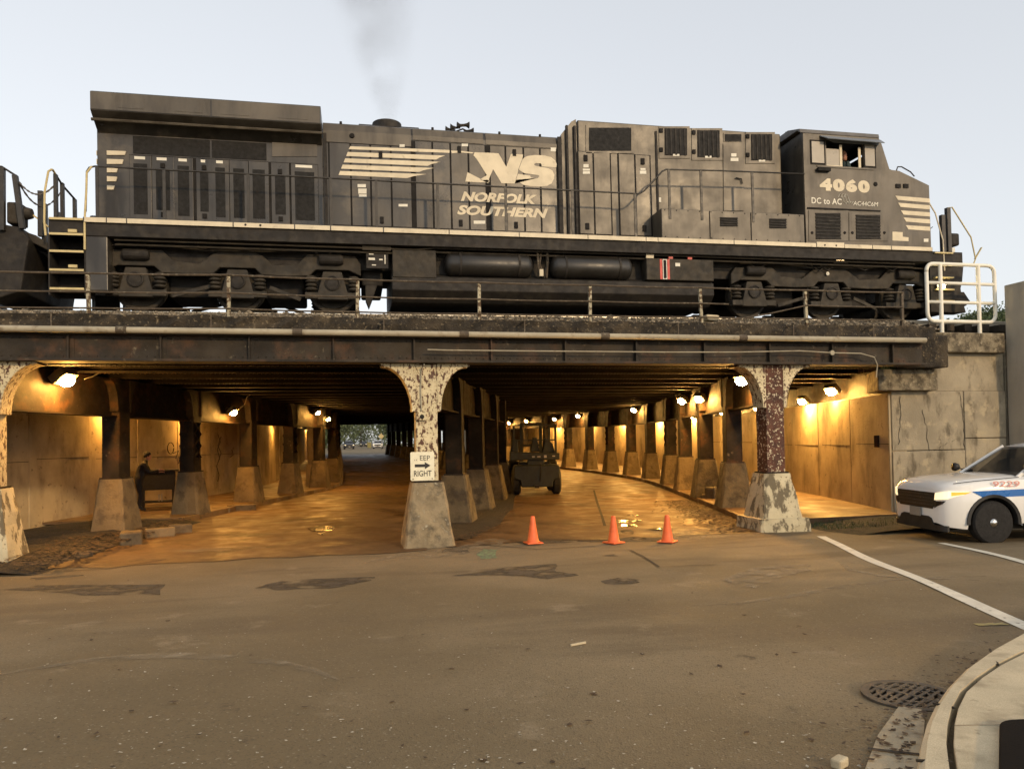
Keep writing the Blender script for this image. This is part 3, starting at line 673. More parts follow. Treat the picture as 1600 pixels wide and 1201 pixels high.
def make_column(name, label, group, style, loc, rotz=0.0, seed=1, ht=3.63, ped=1.27):
    """style: dict of materials and which sides carry brackets; local x runs along the bracket plates"""
    t = thing(name, label, 'column', loc, group, rotz)
    pm, sm = style['ped'], style['shaft']; detail = style.get('detail', False)
    pw = style.get('width', 1.0)
    frustum((.51*pw, .50*pw), (.31*(pw+1)/2, .30*(pw+1)/2), ped, 0, amt=.016 if detail else .01, seed=seed).build('pedestal', pm, t, local=True)
    if style.get('plinth'):
        frustum((.60, .58), (.57, .55), .30, -.06, n=2, amt=.02, seed=seed+3).build('plinth', pm, t, local=True)
    mb = MB(); mb.box(-.27, -.25, ped, .27, .25, ped+.035); mb.build('base_plate', 'dark_steel', t, local=True)
    z0 = ped+.035
    for s in (-1, 1):
        mb = MB(); mb.box(s*.205-.012, -.19, z0, s*.205+.012, .19, ht); mb.build('channel', sm, t, local=True)
        mb = MB(); mb.box(min(s*.192, s*.11), -.20, z0, max(s*.192, s*.11), -.178, ht); mb.box(min(s*.192, s*.11), .178, z0, max(s*.192, s*.11), .20, ht); mb.build('flange_angle', sm, t, local=True)
    lace0, lace1 = style.get('lace', (None, None))
    for yy in (-.207, .207):
        if lace0 is None or yy > 0 and not style.get('lace_both'):
            mb = MB(); mb.box(-.212, yy-.006, z0, .212, yy+.006, ht-.02); mb.build('cover_plate', sm, t, local=True)
        else:
            mb = MB(); mb.box(-.212, yy-.006, lace1, .212, yy+.006, ht-.02); mb.build('cover_plate', sm, t, local=True)
            mb = MB(); mb.box(-.212, yy-.006, z0, .212, yy+.006, lace0); mb.build('cover_plate', sm, t, local=True)
            n = max(2, int((lace1-lace0)/.26)); h = (lace1-lace0)/n
            for k in range(n):
                a = lace0+k*h
                for sg, dy in ((1, 0), (-1, -.009)):
                    mb = MB(); mb.bar((-.19*sg, yy+dy, a), (.19*sg, yy+dy, a+h), .008, .055, up=(0, 1, 0)); mb.build('lacing_bar', sm, t, local=True)
    wt, dr_ = style.get('wing', (.90, .95))
    for s in style.get('sides', (-1, 1)):
        P = [(s*p[0], p[1]) for p in arc_gusset(.216, wt, ht, dr_)]
        mb = MB(); mb.prism(P, -.222, -.214, 'y'); mb.prism(P, .214, .222, 'y'); mb.build('gusset', style.get('wing_mat', sm), t, local=True)
        arc = [(s*p[0], p[1]) for p in arc_gusset(.216, wt, ht, dr_)[2:-1]]
        mb = MB()
        for a in arc: mb.v += [(a[0], -.213, a[1]), (a[0], .213, a[1])]
        for k in range(len(arc)-1): mb.f.append((2*k, 2*k+1, 2*k+3, 2*k+2))
        mb.build('gusset_edge', style.get('wing_mat', sm), t, local=True)
    if detail:
        pts = []; z = z0+.1
        while z < ht-.06:
            for xx in (-.18, -.075, .075, .18): 
                if not (lace0 and lace0 < z < lace1): pts.append((xx, -.2135, z))
            z += .085
        for s in style.get('sides', (-1, 1)):
            z = ht-dr_+.12
            while z < ht-.05: pts += [(s*.25, -.2225, z)]; z += .08
            P = arc_gusset(.216, wt-.06, ht-.04, dr_-.08)[2:-1]
            pts += [(s*p[0], -.2225, p[1]+.02) for p in P if p[0] > .30]
            xx = .32
            while xx < wt-.08: pts.append((s*xx, -.2225, ht-.045)); xx += .09
        rivets(pts, (0, -1, 0), .014, .011).build('rivets', sm, t, local=True)['kind'] = 'stuff'
    return t
CM = make_column('steel_column', 'peeling cream steel column with the KEEP RIGHT sign, on a bare tapered concrete pedestal', 'front columns of the viaduct',
    dict(ped='pedestal_concrete', shaft='peeling_paint', detail=True), (0, 0, -.02), 0, 11)
CR = make_column('steel_column', 'rusty red-brown column with white brackets on a peeling white pedestal beside the cones', 'front columns of the viaduct',
    dict(ped='peeling_pedestal', shaft='rusty_paint', wing_mat='peeling_paint', detail=True, plinth=True), (7.67, 0, .03), 0, 23, 3.60, 1.2)
CL = make_column('steel_column', 'cream riveted column with open lacing at the edge of the earth bank, cream pedestal', 'front columns of the viaduct',
    dict(ped='peeling_pedestal', shaft='peeling_paint', detail=True, lace=(1.75, 2.55)), (-7.85, 0, .05), 0, 31, 3.58, 1.3)
def heading(P, i):
    a = P[max(i-1, 0)]; b = P[min(i+1, len(P)-1)]; return math.atan2(b[1]-a[1], b[0]-a[0])
plain = dict(width=.82, ped='row_pedestal', shaft='dark_steel', wing=(.62, .75)); laced = dict(width=.82, ped='row_pedestal', shaft='dark_steel', wing=(.62, .75), lace=(1.6, 2.6), lace_both=True)
darkp = dict(ped='dark_pedestal', shaft='median_steel', wing=(.62, .75))
PROTO = {}
def row_columns(P, k, styles, label, group):
    for i in range(1, len(P)):
        st = styles[i % len(styles)]; key = id(st); z = gz(P[i][1])+k; a = heading(P, i)+pi*(i % 2)
        if key not in PROTO:
            PROTO[key] = make_column('steel_column', label, group, st, (P[i][0], P[i][1], z), a, 40+i, 3.64-k, 1.2)
        else:
            c = copy_tree(PROTO[key]); c.location = (P[i][0], P[i][1], z); c.rotation_euler = (0, 0, a); c['label'] = label; c['group'] = group
row_columns(ROWL, .12, [laced, plain], 'dark steel column on a tapered concrete pedestal in the row along the left footway', 'columns along the left footway')
row_columns(ROWM, 0.0, [darkp], 'dark steel column on a tapered pedestal in the row between the two roadways', 'columns between the two roadways')
darkr = dict(width=.9, ped='dark_pedestal', shaft='dark_steel', wing=(.62, .75))  # nearest right pedestals: their silhouette shade is put into a darker concrete
row_columns(ROWR, .14, [plain, darkr, darkr, plain, laced, plain, plain, laced, plain, laced, plain, plain, laced, plain, plain, laced, plain, plain, laced, plain, plain], 'dark steel column on a concrete pedestal in the row along the right footway', 'columns along the right footway')
PROTO.clear()
# ---- KEEP RIGHT sign on the middle column
sg0 = at_y(641, 706, -.26); sg1 = at_y(679, 750, -.26); sw = sg1.x-sg0.x; sh = sg0.z-sg1.z; sc_ = ((sg0.x+sg1.x)/2, -.255, sg1.z)
SG = thing('traffic_sign', 'white KEEP RIGHT sign with worn lettering and black arrow on the middle column', 'sign', sc_)
zz_s = sc_[2]; xs_s = sc_[0]
mb = MB(); mb.prism([(xs_s+p.x, zz_s+p.y) for p in rr_poly(Vector((-sw/2, 0)), Vector((1, 0)), Vector((0, 1)), sw, sh, .03)], -.262, -.256, 'y'); mb.build('plate', 'sign_white', SG)
def put_text(s, size, x, z, y, mat, name, parent, width=None, local=False, shear=0.0, bold=0.0, ang=0.0, spacing=1.0, lift=.003, height=None):
    """flat lettering in the xz plane facing -y, left edge at x, baseline z"""
    mb = text_mb(s, size, shear, bold, spacing)
    x0 = min(p[0] for p in mb.v); x1 = max(p[0] for p in mb.v); y0 = min(p[1] for p in mb.v); y1 = max(p[1] for p in mb.v)
    kx = 1.0 if not width else width/(x1-x0); ky = kx if not height else height/(y1-y0)
    ca, sa = cos(ang), sin(ang)
    mb.v = [(x+((p[0]-x0)*kx)*ca-((p[1]-y0)*ky)*sa, y-lift, z+((p[0]-x0)*kx)*sa+((p[1]-y0)*ky)*ca) for p in mb.v]
    return mb.build(name, mat, parent, local=local)
put_text('RIGHT', .1, xs_s-sw*.36, zz_s+sh*.15, -.262, 'sign_black', 'lettering', SG, width=sw*.74, height=sh*.20, bold=.001)
put_text('EEP', .1, xs_s-sw*.10, zz_s+sh*.70, -.262, 'sign_black', 'lettering', SG, width=sw*.42, height=sh*.17)
mb = MB(); mb.box(xs_s-sw*.33, -.2655, zz_s+sh*.70, xs_s-sw*.31, -.2645, zz_s+sh*.73); mb.box(xs_s-sw*.25, -.2655, zz_s+sh*.70, xs_s-sw*.23, -.2645, zz_s+sh*.74); mb.build('lettering', 'sign_black', SG)
mb = MB(); mb.prism([(xs_s-sw*.32, zz_s+sh*.47), (xs_s+sw*.10, zz_s+sh*.47), (xs_s+sw*.10, zz_s+sh*.40), (xs_s+sw*.34, zz_s+sh*.52), (xs_s+sw*.10, zz_s+sh*.64), (xs_s+sw*.10, zz_s+sh*.57), (xs_s-sw*.32, zz_s+sh*.57)], -.266, -.2645, 'y'); mb.build('arrow', 'sign_black', SG)
for sx in (-.40, .40):
    mb = MB(); mb.lathe([(.012, -.266), (.012, -.274)], (xs_s+sx*sw, 0, zz_s+sh*.06), 'y', 8); mb.build('bolt', 'rail_rust', SG)
# ---- small dark fitting and conduit on the middle column, conduit along the girder
bx = at_y(659, 651, -.25); mb = MB(); mb.prism([(bx.x-.085, bx.z-.07), (bx.x+.085, bx.z-.07), (bx.x+.11, bx.z), (bx.x+.085, bx.z+.10), (bx.x-.085, bx.z+.10), (bx.x-.11, bx.z)], -.30, -.215, 'y'); 
LB = thing('lamp_box', 'empty rusty lamp bracket box on the middle column above the sign', 'lamp box', (bx.x, -.25, bx.z-.07)); mb.build('box', 'peeling_paint', LB, bevel=.01)
mb = MB(); mb.lathe([(.045, -.302), (.045, -.31)], (bx.x, 0, bx.z), 'y', 12); mb.build('socket', 'gap', LB)
mb = MB(); mb.tube([(bx.x, -.25, bx.z+.1), (bx.x-.01, -.25, bx.z+.5), (bx.x, -.25, bx.z+.85), (bx.x+.03, -.30, bx.z+.98), (bx.x+.05, -.42, bx.z+1.02)], .012, 6); mb.build('conduit', 'pipe_paint', LB)
cp = [at_y(x, y, -.45) for x, y in ((668,546),(700,547),(800,548),(920,549),(1040,550),(1150,550),(1250,548),(1300,551),(1345,552),(1366,558),(1371,570),(1369,590))]
mb = MB(); mb.tube(cp, .013, 6)
CT = thing('cable_conduit', 'thin pale conduit with a round junction box along the girder right of the middle column', 'conduit', tuple(cp[0])); mb.build('tube', 'pipe_paint', CT)
q = cp[7]; mb = MB(); mb.lathe([(.055, -.47), (.055, -.42)], (q.x, 0, q.z), 'y', 12); mb.build('junction_box', 'pipe_paint', CT)
# ---- long pipe with hangers
pz = 4.17
PP = thing('utility_pipe', 'long pale pipe on hangers along the front of the viaduct', 'pipe', (0, -.47, pz))
mb = MB(); mb.tube([(XL, -.47, pz), (11.35, -.47, pz)], .058, 12); mb.build('pipe', 'pipe_paint', PP, smooth=True)
for px in (190, 465, 725, 945, 1160):
    a = at_y(px, 523, -.47); mb = MB(); mb.tube([(a.x-.09, -.47, pz), (a.x+.09, -.47, pz)], .070, 12); mb.build('coupling', 'rail_rust', PP)
for px in (80, 330, 600, 820, 1060, 1240, 1365):
    a = at_y(px, 523, -.47); mb = MB(); mb.bar((a.x, -.47, pz-.07), (a.x, -.47, pz+.30), .02, .02); mb.bar((a.x, -.47, pz+.29), (a.x, -.2, pz+.29), .02, .02); mb.build('hanger', 'rail_rust', PP)
# ---- old railing along the deck edge
RL = thing('bridge_railing', 'rusty three-rail railing with pale peeling posts along the deck edge', 'railing', (0, -.12, 4.5))
posts = [(-150,418,490),(138,420,488),(357,421,491),(558,429,493),(748,433,498),(921,440,498),(1094,444,503),(1258,444,503),(1408,445,505)]
PT = []
for i, (px, y0, y1) in enumerate(posts):
    a = at_y(px, y0, -.12); zt = 5.27+.004*(a.x+6) + (.03 if i == 2 else 0); PT.append((a.x, zt)); lean = rnd.uniform(-.03, .03)
    mb = MB(); mb.obox((a.x, -.12, (4.38+zt)/2), (.065, .065, zt-4.38), Matrix.Rotation(lean, 3, 'Y')); mb.build('post', 'rail_rust' if i == 8 else 'post_paint', RL, bevel=.006)
for lev, rr_ in ((0.02, .020), (.36, .017), (.66, .017)):
    pts = []
    for i in range(len(PT)-1):
        a, b = PT[i], PT[i+1]
        for k in range(4):
            t = k/4; pts.append((a[0]+(b[0]-a[0])*t, -.165, a[1]+(b[1]-a[1])*t-lev-(.012*sin(pi*t))))
    pts.append((PT[-1][0], -.165, PT[-1][1]-lev))
    if lev == .36:    # one length of the middle rail has come loose and hangs
        k = [i for i, p in enumerate(pts) if p[0] < PT[6][0]+.9][-1]; k2 = [i for i, p in enumerate(pts) if p[0] >= PT[7][0]-.05][0]
        mb = MB(); mb.tube(pts[:k+1], rr_, 6); mb.build('rail', 'rail_rust', RL)
        mb = MB(); mb.tube(pts[k2:], rr_, 6); mb.build('rail', 'rail_rust', RL)
        mb = MB(); mb.tube([pts[k2], (PT[7][0]-1.0, -.17, PT[7][1]-.58), (PT[7][0]-2.2, -.17, 4.55)], rr_, 6); mb.build('loose_rail', 'rail_rust', RL)
    else:
        mb = MB(); mb.tube(pts, rr_, 6); mb.build('rail', 'rail_rust', RL)

# ---- track: ballast bed, ties, rails
TS = .0065
def tz(x): return 4.97+TS*(x+6.5)          # top of rail
mb = MB(); xs = frange(-30, 30, .5)
for x in xs:
    h = tz(x)-.20; 
    for (y, z) in (((-.10, 4.47), (.25, 4.56), (.9, h-.06), (1.5, h),) + ((4.5, h), (5.4, h-.15), (7, 4.45), (9, 4.42)) if x < 12.3 else ((2.02, 4.0), (2.03, 4.40), (2.04, 4.5), (2.06, h-.1), (4.5, h), (5.4, h-.15), (7, 4.45), (9, 4.42))): mb.v.append((x, y, z+rnd.uniform(-.02, .02)))
for i in range(len(xs)-1):
    for k in range(7): mb.f.append((i*8+k, (i+1)*8+k, (i+1)*8+k+1, i*8+k+1))
tag(mb.build('ballast_bed', 'ballast', fix=True), kind='structure')
TK = thing('railway_track', 'steel rails on timber ties under the locomotives', 'track', (3, 3, 4.8))
for yy in (2.25, 3.75):
    mb = MB(); a, b = -30, 30
    for (w, z0, z1) in ((.076, -.045, 0.0), (.02, -.15, -.045), (.14, -.165, -.15)):
        mb.hexa([(a, yy-w/2, tz(a)+z0), (b, yy-w/2, tz(b)+z0), (b, yy+w/2, tz(b)+z0), (a, yy+w/2, tz(a)+z0)], [(a, yy-w/2, tz(a)+z1), (b, yy-w/2, tz(b)+z1), (b, yy+w/2, tz(b)+z1), (a, yy+w/2, tz(a)+z1)])
    mb.build('rail', 'rail_steel', TK)
x = -14.0
tie0 = None
while x < 17:
    if tie0 is None:
        mb = MB(); mb.obox((0, 0, -.02), (.22, 2.6, .18)); tie0 = mb.build('tie', 'timber', TK, local=True); o = tie0
    else: o = tie0.copy(); COL.objects.link(o)
    o.location = (x-3, 0, tz(x)-.165-.08-4.8); x += .55
# loose ballast stones along the edge
def stones(name, n, fn, smin, smax, mat, seed, big=.0):
    r = random.Random(seed); mb = MB()
    base = [(1,0,0),(-1,0,0),(0,1,0),(0,-1,0),(0,0,1),(0,0,-1)]; fs = [(0,2,4),(2,1,4),(1,3,4),(3,0,4),(2,0,5),(1,2,5),(3,1,5),(0,3,5)]
    for _ in range(n):
        x, y, z = fn(r); s = r.uniform(smin, smax)*(2.2 if r.random() < big else 1); a = r.uniform(0, pi)
        vs = []
        for b in base:
            q = Vector(b)*s*r.uniform(.6, 1.2); q.z *= .75; q += Vector((r.uniform(-.25, .25), r.uniform(-.25, .25), r.uniform(-.2, .2)))*s
            vs.append((x+q.x*cos(a)-q.y*sin(a), y+q.x*sin(a)+q.y*cos(a), z+q.z))
        mb.add(vs, fs)
    return mb.build(name, mat)
def bs(r):
    x = r.uniform(-14, 12.1); y = -.14+2.0*r.random()**1.6; h = tz(x)-.20
    z = 4.47+.09*(y+.1)/.35 if y < .25 else (4.56+(h-.06-4.56)*(y-.25)/.65 if y < .9 else h-.06+.06*min(1, (y-.9)/.6))
    return x, y, z+.01
tag(stones('ballast_stones', 11000, bs, .020, .048, 'stone_mix', 3, .06), 'loose grey and brown ballast stones along the deck edge', 'ballast', kind='stuff')
mb = MB(); q = at_y(1112, 497, .0); mb.prism([(q.x-.17, q.z+.04), (q.x-.12, q.z-.06), (q.x+.10, q.z-.07), (q.x+.15, q.z+.03), (q.x+.12, q.z+.06), (q.x-.14, q.z+.07)], -.08, .15, 'y')
finish(mb, 'pale_stone', 'pale_concrete', 'large pale lump of stone lying on the ballast below the fuel tank', 'stone', bevel=.03)

# ================================================================== right abutment
A = thing('retaining_wall', 'weathered grey concrete wing wall with stepped coping beside the police car', 'wall', (12.8, .9, 0))
for (xa, xb, za, zb) in ((11.53, 13.62, -.1, 1.62), (13.635, 14.88, -.1, 1.9), (11.53, 13.62, 1.635, 3.10), (13.635, 14.88, 1.915, 3.10)):
    mb = MB(); mb.prism([(xa, .90+rnd.uniform(-.008, .008)), (xb, .90+rnd.uniform(-.008, .008)), (xb, 2.0), (max(xa, 12.0), 2.0)], za, zb, 'z'); mb.build('wall_block', 'old_concrete', A, bevel=.02)
mb = MB(); mb.box(12.66, .93, 3.102, 14.88, 2.0, 4.05); mb.build('upper_wall', 'old_concrete', A, bevel=.015)
mb = MB(); mb.prism([(10.95, .62), (12.64, .62), (12.64, 1.9), (11.62, 1.9)], 3.103, 3.62, 'z'); mb.build('lower_coping', 'coping_concrete', A, bevel=.03)
mb = MB(); mb.box(12.36, .70, 4.053, 14.72, 2.0, 4.55); mb.build('upper_coping', 'coping_concrete', A, bevel=.03)
mb = MB(); mb.box(11.48, .25, 3.63, 12.62, 2.04, 4.40); mb.build('bearing_block', 'parapet', A, bevel=.03)
# cracks as thin, flat, dark irregular strips
for px in ([(1500,612),(1505,650),(1506,690),(1512,710),(1507,735)], [(1450,708),(1475,695),(1500,683)], [(1440,640),(1447,665),(1452,705),(1450,730)], [(1405,620),(1407,660),(1403,700)], [(1530,640),(1533,680)]):
    P = []
    for k in range(len(px)-1):
        for q_ in range(7):
            t_ = q_/7; P.append(at_y(px[k][0]+(px[k+1][0]-px[k][0])*t_+rnd.uniform(-1.6, 1.6), px[k][1]+(px[k+1][1]-px[k][1])*t_+rnd.uniform(-1, 1), .8995))
    mb = MB(); w0 = []
    for q_ in P: w_ = rnd.uniform(.003, .012); mb.v += [(q_.x-w_, .8985, q_.z), (q_.x+w_, .8985, q_.z)]
    for k in range(len(P)-1): mb.f.append((2*k, 2*k+1, 2*k+3, 2*k+2))
    mb.build('crack', 'groove', A)
lv = at_y(1374, 690, .9)
mb = MB(); sx = rr(1.6)+3.55
mb.box(sx-.10, 1.5, 1.72, sx-.03, 1.62, 2.02); mb.build('wall_box', 'dark_steel', WR)
mb = MB(); mb.box(14.92, .25, -.1, 18.5, .88, 5.80); finish(mb, 'concrete_pier', 'smooth_concrete', 'tall smooth grey concrete pier at the end of the wing wall', 'pier', bevel=.02)
# wing wall on the far left, behind the first left column
mb = MB(); mb.box(-24, .9, -.1, rl(.9)-2.96, 2.0, 4.1); finish(mb, 'retaining_wall', 'old_concrete', 'concrete wing wall left of the underpass', 'wall', bevel=.02)
mb = MB(); mb.box(14.95, .95, -.1, 40, 2.0, 4.42); finish(mb, 'retaining_wall', 'old_concrete', 'long concrete retaining wall beyond the smooth pier', 'wall', bevel=.02)
# white guard rail on the coping
def round_path(P, r, n=5):
    out = []
    m = len(P)
    for i, p in enumerate(P):
        p = Vector(p); a = (Vector(P[i-1])-p).normalized(); b = (Vector(P[(i+1) % m])-p).normalized()
        s, e = p+a*r, p+b*r
        for k in range(n+1):
            t = k/n; out.append(s*(1-t)**2+p*2*t*(1-t)+e*t*t)
    return out+[out[0]]
gY = 1.0
gl = [at_y(1447, 411, gY), at_y(1553, 416, gY), at_y(1555, 503, gY), at_y(1449, 502, gY)]
gx0 = gl[0].x; gx1 = gl[1].x; gz1 = (gl[0].z+gl[1].z)/2; gz0 = (gl[2].z+gl[3].z)/2
GR = thing('guard_rail', 'white tubular guard rail with rounded corners on the wing wall coping', 'railing', ((gx0+gx1)/2, gY, 4.55))
mb = MB(); mb.tube(round_path([(gx0, gY, gz1), (gx1, gY, gz1), (gx1, gY, gz0), (gx0, gY, gz0)], .22), .047, 12); mb.build('frame', 'white_paint', GR, smooth=True)
for k in (1, 2):
    z = gz0+(gz1-gz0)*k/3; mb = MB(); mb.tube([(gx0, gY, z), (gx1, gY, z)], .040, 10); mb.build('rail', 'white_paint', GR, smooth=True)
for px in (1470, 1529):
    x = at_y(px, 460, gY).x; mb = MB(); mb.tube([(x, gY-.002, 4.55), (x, gY-.002, gz1)], .050, 12); mb.lathe([(.075, 4.547), (.075, 4.565)], (x, gY, 0), 'z', 12); mb.build('post', 'white_paint', GR, smooth=False)
# ================================================================== lamps under the viaduct
def on_row(px, py, row, off):
    lo, hi = .3, 74.0; d = ray(px, py)
    f = lambda y: CAM.x+d.x*(y-CAM.y)/d.y-(row(y)+off)
    best = min((abs(f(.3+k*.05)), .3+k*.05) for k in range(1475)); y = best[1]
    return CAM+d*((y-CAM.y)/d.y)
def lamp(p, facing, label, big=1.0, group=None, mat='sodium'):
    """bracketed flood lamp: facing = horizontal direction of the lens"""
    t = thing('flood_lamp', label, 'lamp', tuple(p), group)
    d = Vector((facing[0], facing[1], 0)).normalized(); ax = Vector((-d.y, d.x, 0)); nrm = (d*.62+Vector((0, 0, -1))*.78).normalized(); up = nrm.cross(ax)
    m = Matrix((ax, up, nrm)).transposed(); c = Vector(p); s = big
    MB().obox(c-nrm*.085*s, (.30*s, .24*s, .13*s), m).build('housing', 'lamp_housing', t, bevel=.02)
    mb = MB(); q = []
    for r_, h in ((.01, .075), (.05, .07), (.085, .045), (.10, 0)):
        q.append([c+ax*(r_*1.25*s*cos(k*pi/6))+up*(r_*s*sin(k*pi/6))+nrm*(h*s-.016) for k in range(12)])
    mb.loft(q[::-1], caps=True); mb.build('lens', mat, t, smooth=True)
    MB().tube([c-nrm*.14*s, c-nrm*.20*s-d*.08, c-d*.30+Vector((0, 0, .05))], .018, 6).build('bracket', 'lamp_housing', t)
    return t
LAMPS = [(105,595,'L',1.5,'flood lamp on the girder between the first two left columns'), (365,645,'L',1.1,'flood lamp with a looping wire near the fourth left column'),
    (497,645,'L',1.0,'largest of the lamps clustered at the round concrete column on the left footway'), (513,655,'L',1.0,'lamp just beyond the largest one of the left footway cluster'), 
    (1158,596,'R',1.3,'flood lamp tucked behind the bracket of the rusty right column'), (1092,624,'R',1.2,'flood lamp by the second right column, above the bright yellow pedestal'),
    (1065,627,'R',1.2,'flood lamp just deeper than the one above the yellow pedestal'), (990,641,'R',1.2,'flood lamp standing clear of others halfway along the right row'),
    (903,650,'R',1.1,'flood lamp on the right row, beyond the halfway lamp'), (866,655,'R',1.1,'flood lamp on the right row beside the forklift'),
    (822,658,'R',1.1,'flood lamp seen above the forklift mast'), (795,661,'R',1.1,'farthest flood lamp of the right row, past the forklift')]
for px, py, sd, big, lab in LAMPS:
    row, off, s = (rl, .30, 1) if sd == 'L' else (rr, -.30, -1)
    p = on_row(px, py, row, off); lamp(p, (s, -.25), lab, big, mat='sodium_dim' if sd == 'L' else 'sodium')
# on the right wall: a lamp over the footway and one deep behind the forklift
p = on_row(1298, 612, rr, 3.40); lamp(p, (-1, -.35), 'flood lamp on the right wall over the footway behind the rusty column', 1.3)
p = on_row(482, 671, rl, -2.7); lamp(p, (1, -.3), 'long lamp low on the left wall behind the round concrete column', 1.1)
p = on_row(838, 657, rr, 2.6); lamp(p, (-1, -.2), 'flood lamp on the bright wall strip behind the forklift', 1.1)
# added fill lamps behind the row girders, brightening the walls and footways
for y in (6.5, 11.5, 16.5, 21.5, 26.5, 31.5, 37, 43): lamp(Vector((rr(y)+3.30, y, 3.14+gz(y))), (-1, -.2), 'added fill lamp high on the right wall, hidden behind the row girder', 1.1, 'added fill lamps along the right wall', 'sodium_fill')
for y in (8.8, 13.4, 24.0, 33.0): lamp(Vector((rl(y)-2.70, y, 3.14+gz(y))), (1, -.2), 'added fill lamp high on the left wall, hidden behind the row girder', 1.0, 'added fill lamps along the left wall', 'sodium_dim')
# looping supply wires
for px in ([(132,592),(145,588),(158,581),(166,581)], [(373,640),(382,632),(386,620),(392,616)]):
    P = [on_row(x, y, rl, .30) for x, y in px]; mb = MB(); mb.tube(P, .012, 5)
    finish(mb, 'lamp_wire', 'pipe_paint', 'pale wire looping up from the lamp on the first left girder' if px[0][0] < 200 else 'pale wire looping up from the lamp near the fourth left column', 'wire')
# the round concrete column on the left footway
cp_ = on_row(502, 761, rl, .05)
RC = thing('round_column', 'plain pale round concrete column beside the lamps on the left footway', 'column', (-3.25, 19.6, .16))
MB().lathe([(.36, 0), (.33, .95), (.33, 1.0)], (0, 0, 0), n=20).build('base', 'wall_concrete', RC, local=True)
MB().lathe([(.27, 1.0), (.25, 3.5)], (0, 0, 0), n=20).build('shaft', 'wall_concrete', RC, local=True, smooth=True)

# ================================================================== locomotive
LX, LY = 3.0, 3.0
LO = thing('locomotive', 'black diesel locomotive with cream stripes and number 4060 standing on the viaduct', 'locomotive', (LX, LY, tz(LX)))
LO.rotation_euler = (0, -math.atan(TS), 0)
def lp(px, py, yl):
    p = at_y(px, py, LY+yl); return (p.x-LX, p.z-tz(p.x))
def lx(px, yl=-.92): return lp(px, 300, yl)[0]
def P_(pxs, yl): return [lp(x, y, yl) for x, y in pxs]
def part(mb, name, mat, parent=None, **kw): return mb.build(name, mat, parent or LO, local=True, **kw)
def panel(pxs, yl, t, name, mat, parent=None, inset=0.0, **kw):
    """a plate given by a pixel outline, lying on the plane y=yl with thickness t towards the viewer"""
    return part(MB().prism(P_(pxs, yl), yl-t, yl+inset, 'y'), name, mat, parent, **kw)
def rect(x0, y0, x1, y1): return [(x0, y0), (x1, y0), (x1, y1), (x0, y1)]
def lrect(a, b, z0, z1, yl, t, name, mat, parent=None, inset=0.0, **kw):
    return part(MB().box(a, yl-t, z0, b, yl+inset, z1), name, mat, parent, **kw)
HY = -.92
# frame and walkway
part(MB().box(-9.72, -1.53, 1.40, 10.32, 1.53, 1.66), 'frame', 'under_black', bevel=.01)
part(MB().box(-9.74, -1.56, 1.662, 10.34, 1.56, 1.775), 'walkway', 'loco_black', bevel=.008)
part(MB().box(-9.5, -1.0, .95, 10.0, 1.0, 1.40), 'centre_sill', 'under_black')
# cream sill stripe in lengths
cuts = [-9.72, -9.30, -8.92, -6.85, -5.60, -4.85, -3.72, -2.27, -.66, .98, 2.42, 2.72, 4.7, 6.95, 7.74, 8.55, 9.1, 10.33]
for i in range(len(cuts)-1):
    if i == 13: lrect(cuts[i]+.01, cuts[i+1]-.01, 1.672, 1.80, -1.56, .022, 'sill_plate', 'cream')
    else: lrect(cuts[i]+.012, cuts[i+1]-.012, 1.672, 1.768, -1.56, .014, 'sill_stripe', 'cream')
for x in (7.18, 7.5, -6.6, -6.3): part(MB().lathe([(.022, -1.583), (.022, -1.587)], (x, 0, 1.725), 'y', 10), 'jack_hole', 'gap')
# ---- radiator section at the rear
part(MB().box(-9.66, -.92, 1.775, -5.0, .92, 3.95), 'radiator_hood', 'loco_black', bevel=.02)
part(MB().prism([(-.915, 3.76), (-1.30, 4.00), (-1.38, 4.06), (-1.38, 4.45), (-1.28, 4.50), (1.28, 4.50), (1.38, 4.45), (1.38, 4.06), (1.30, 4.00), (.915, 3.76)], -9.64, -5.02, 'x'), 'radiator_wing', 'loco_black', bevel=.015)
for a, b in ((-9.63, -7.30), (-7.27, -5.04)): lrect(a, b, 4.075, 4.435, -1.38, .012, 'wing_panel', 'loco_dust_sheen')
for a, b in ((-9.1, -8.6), (-8.0, -7.45), (-7.1, -6.5), (-5.9, -5.3)): lrect(a, b, 4.13, 4.37, -1.392, .006, 'wing_plate', 'loco_dust_sheen')
part(MB().tube([(-9.66, -1.24, 3.92), (-5.0, -1.24, 3.92)], .035, 8), 'drip_rail', 'loco_dust_sheen')
for a, b in ((-8.95, -7.4), (-7.36, -6.22)): lrect(a, b, 3.36, 3.74, HY, .012, 'radiator_screen', 'screen')
panel(rect(427, 213, 497, 245), HY, .015, 'radiator_door', 'loco_dust_sheen')
lrect(lx(204), lx(499), 1.915, 3.335, HY, .006, 'door_recess', 'gap')
# the tall screened doors
DO = [(206,237),(241,272),(275,302),(310,332),(334,358),(362,388),(392,420),(427,452),(458,497)]
for i, (a, b) in enumerate(DO):
    xa, xb = lx(a), lx(b); d = lrect(xa-.02, xb+.02, 1.93, 3.32, HY, .022, 'hood_door', 'loco_black', bevel=.006)
    z0, z1 = (2.05, 3.14) if i not in (1, 3, 7) else (2.16, 3.02)
    lrect(xa+.06, xb-.06, z0, z1, HY-.022, .006, 'screen', 'screen', d)
    if i in (1, 3, 7):
        for z in (2.06, 3.12): part(MB().box((xa+xb)/2-.045, HY-.05, z-.05, (xa+xb)/2+.045, HY-.02, z+.05), 'latch', 'gap', d)
    if i in (0, 1, 2, 3, 4, 8): lrect(xa+.08, xb-.10 if i not in (1, 3) else xb-.12, 3.235, 3.295, HY-.022, .004, 'notice', 'decal', d)
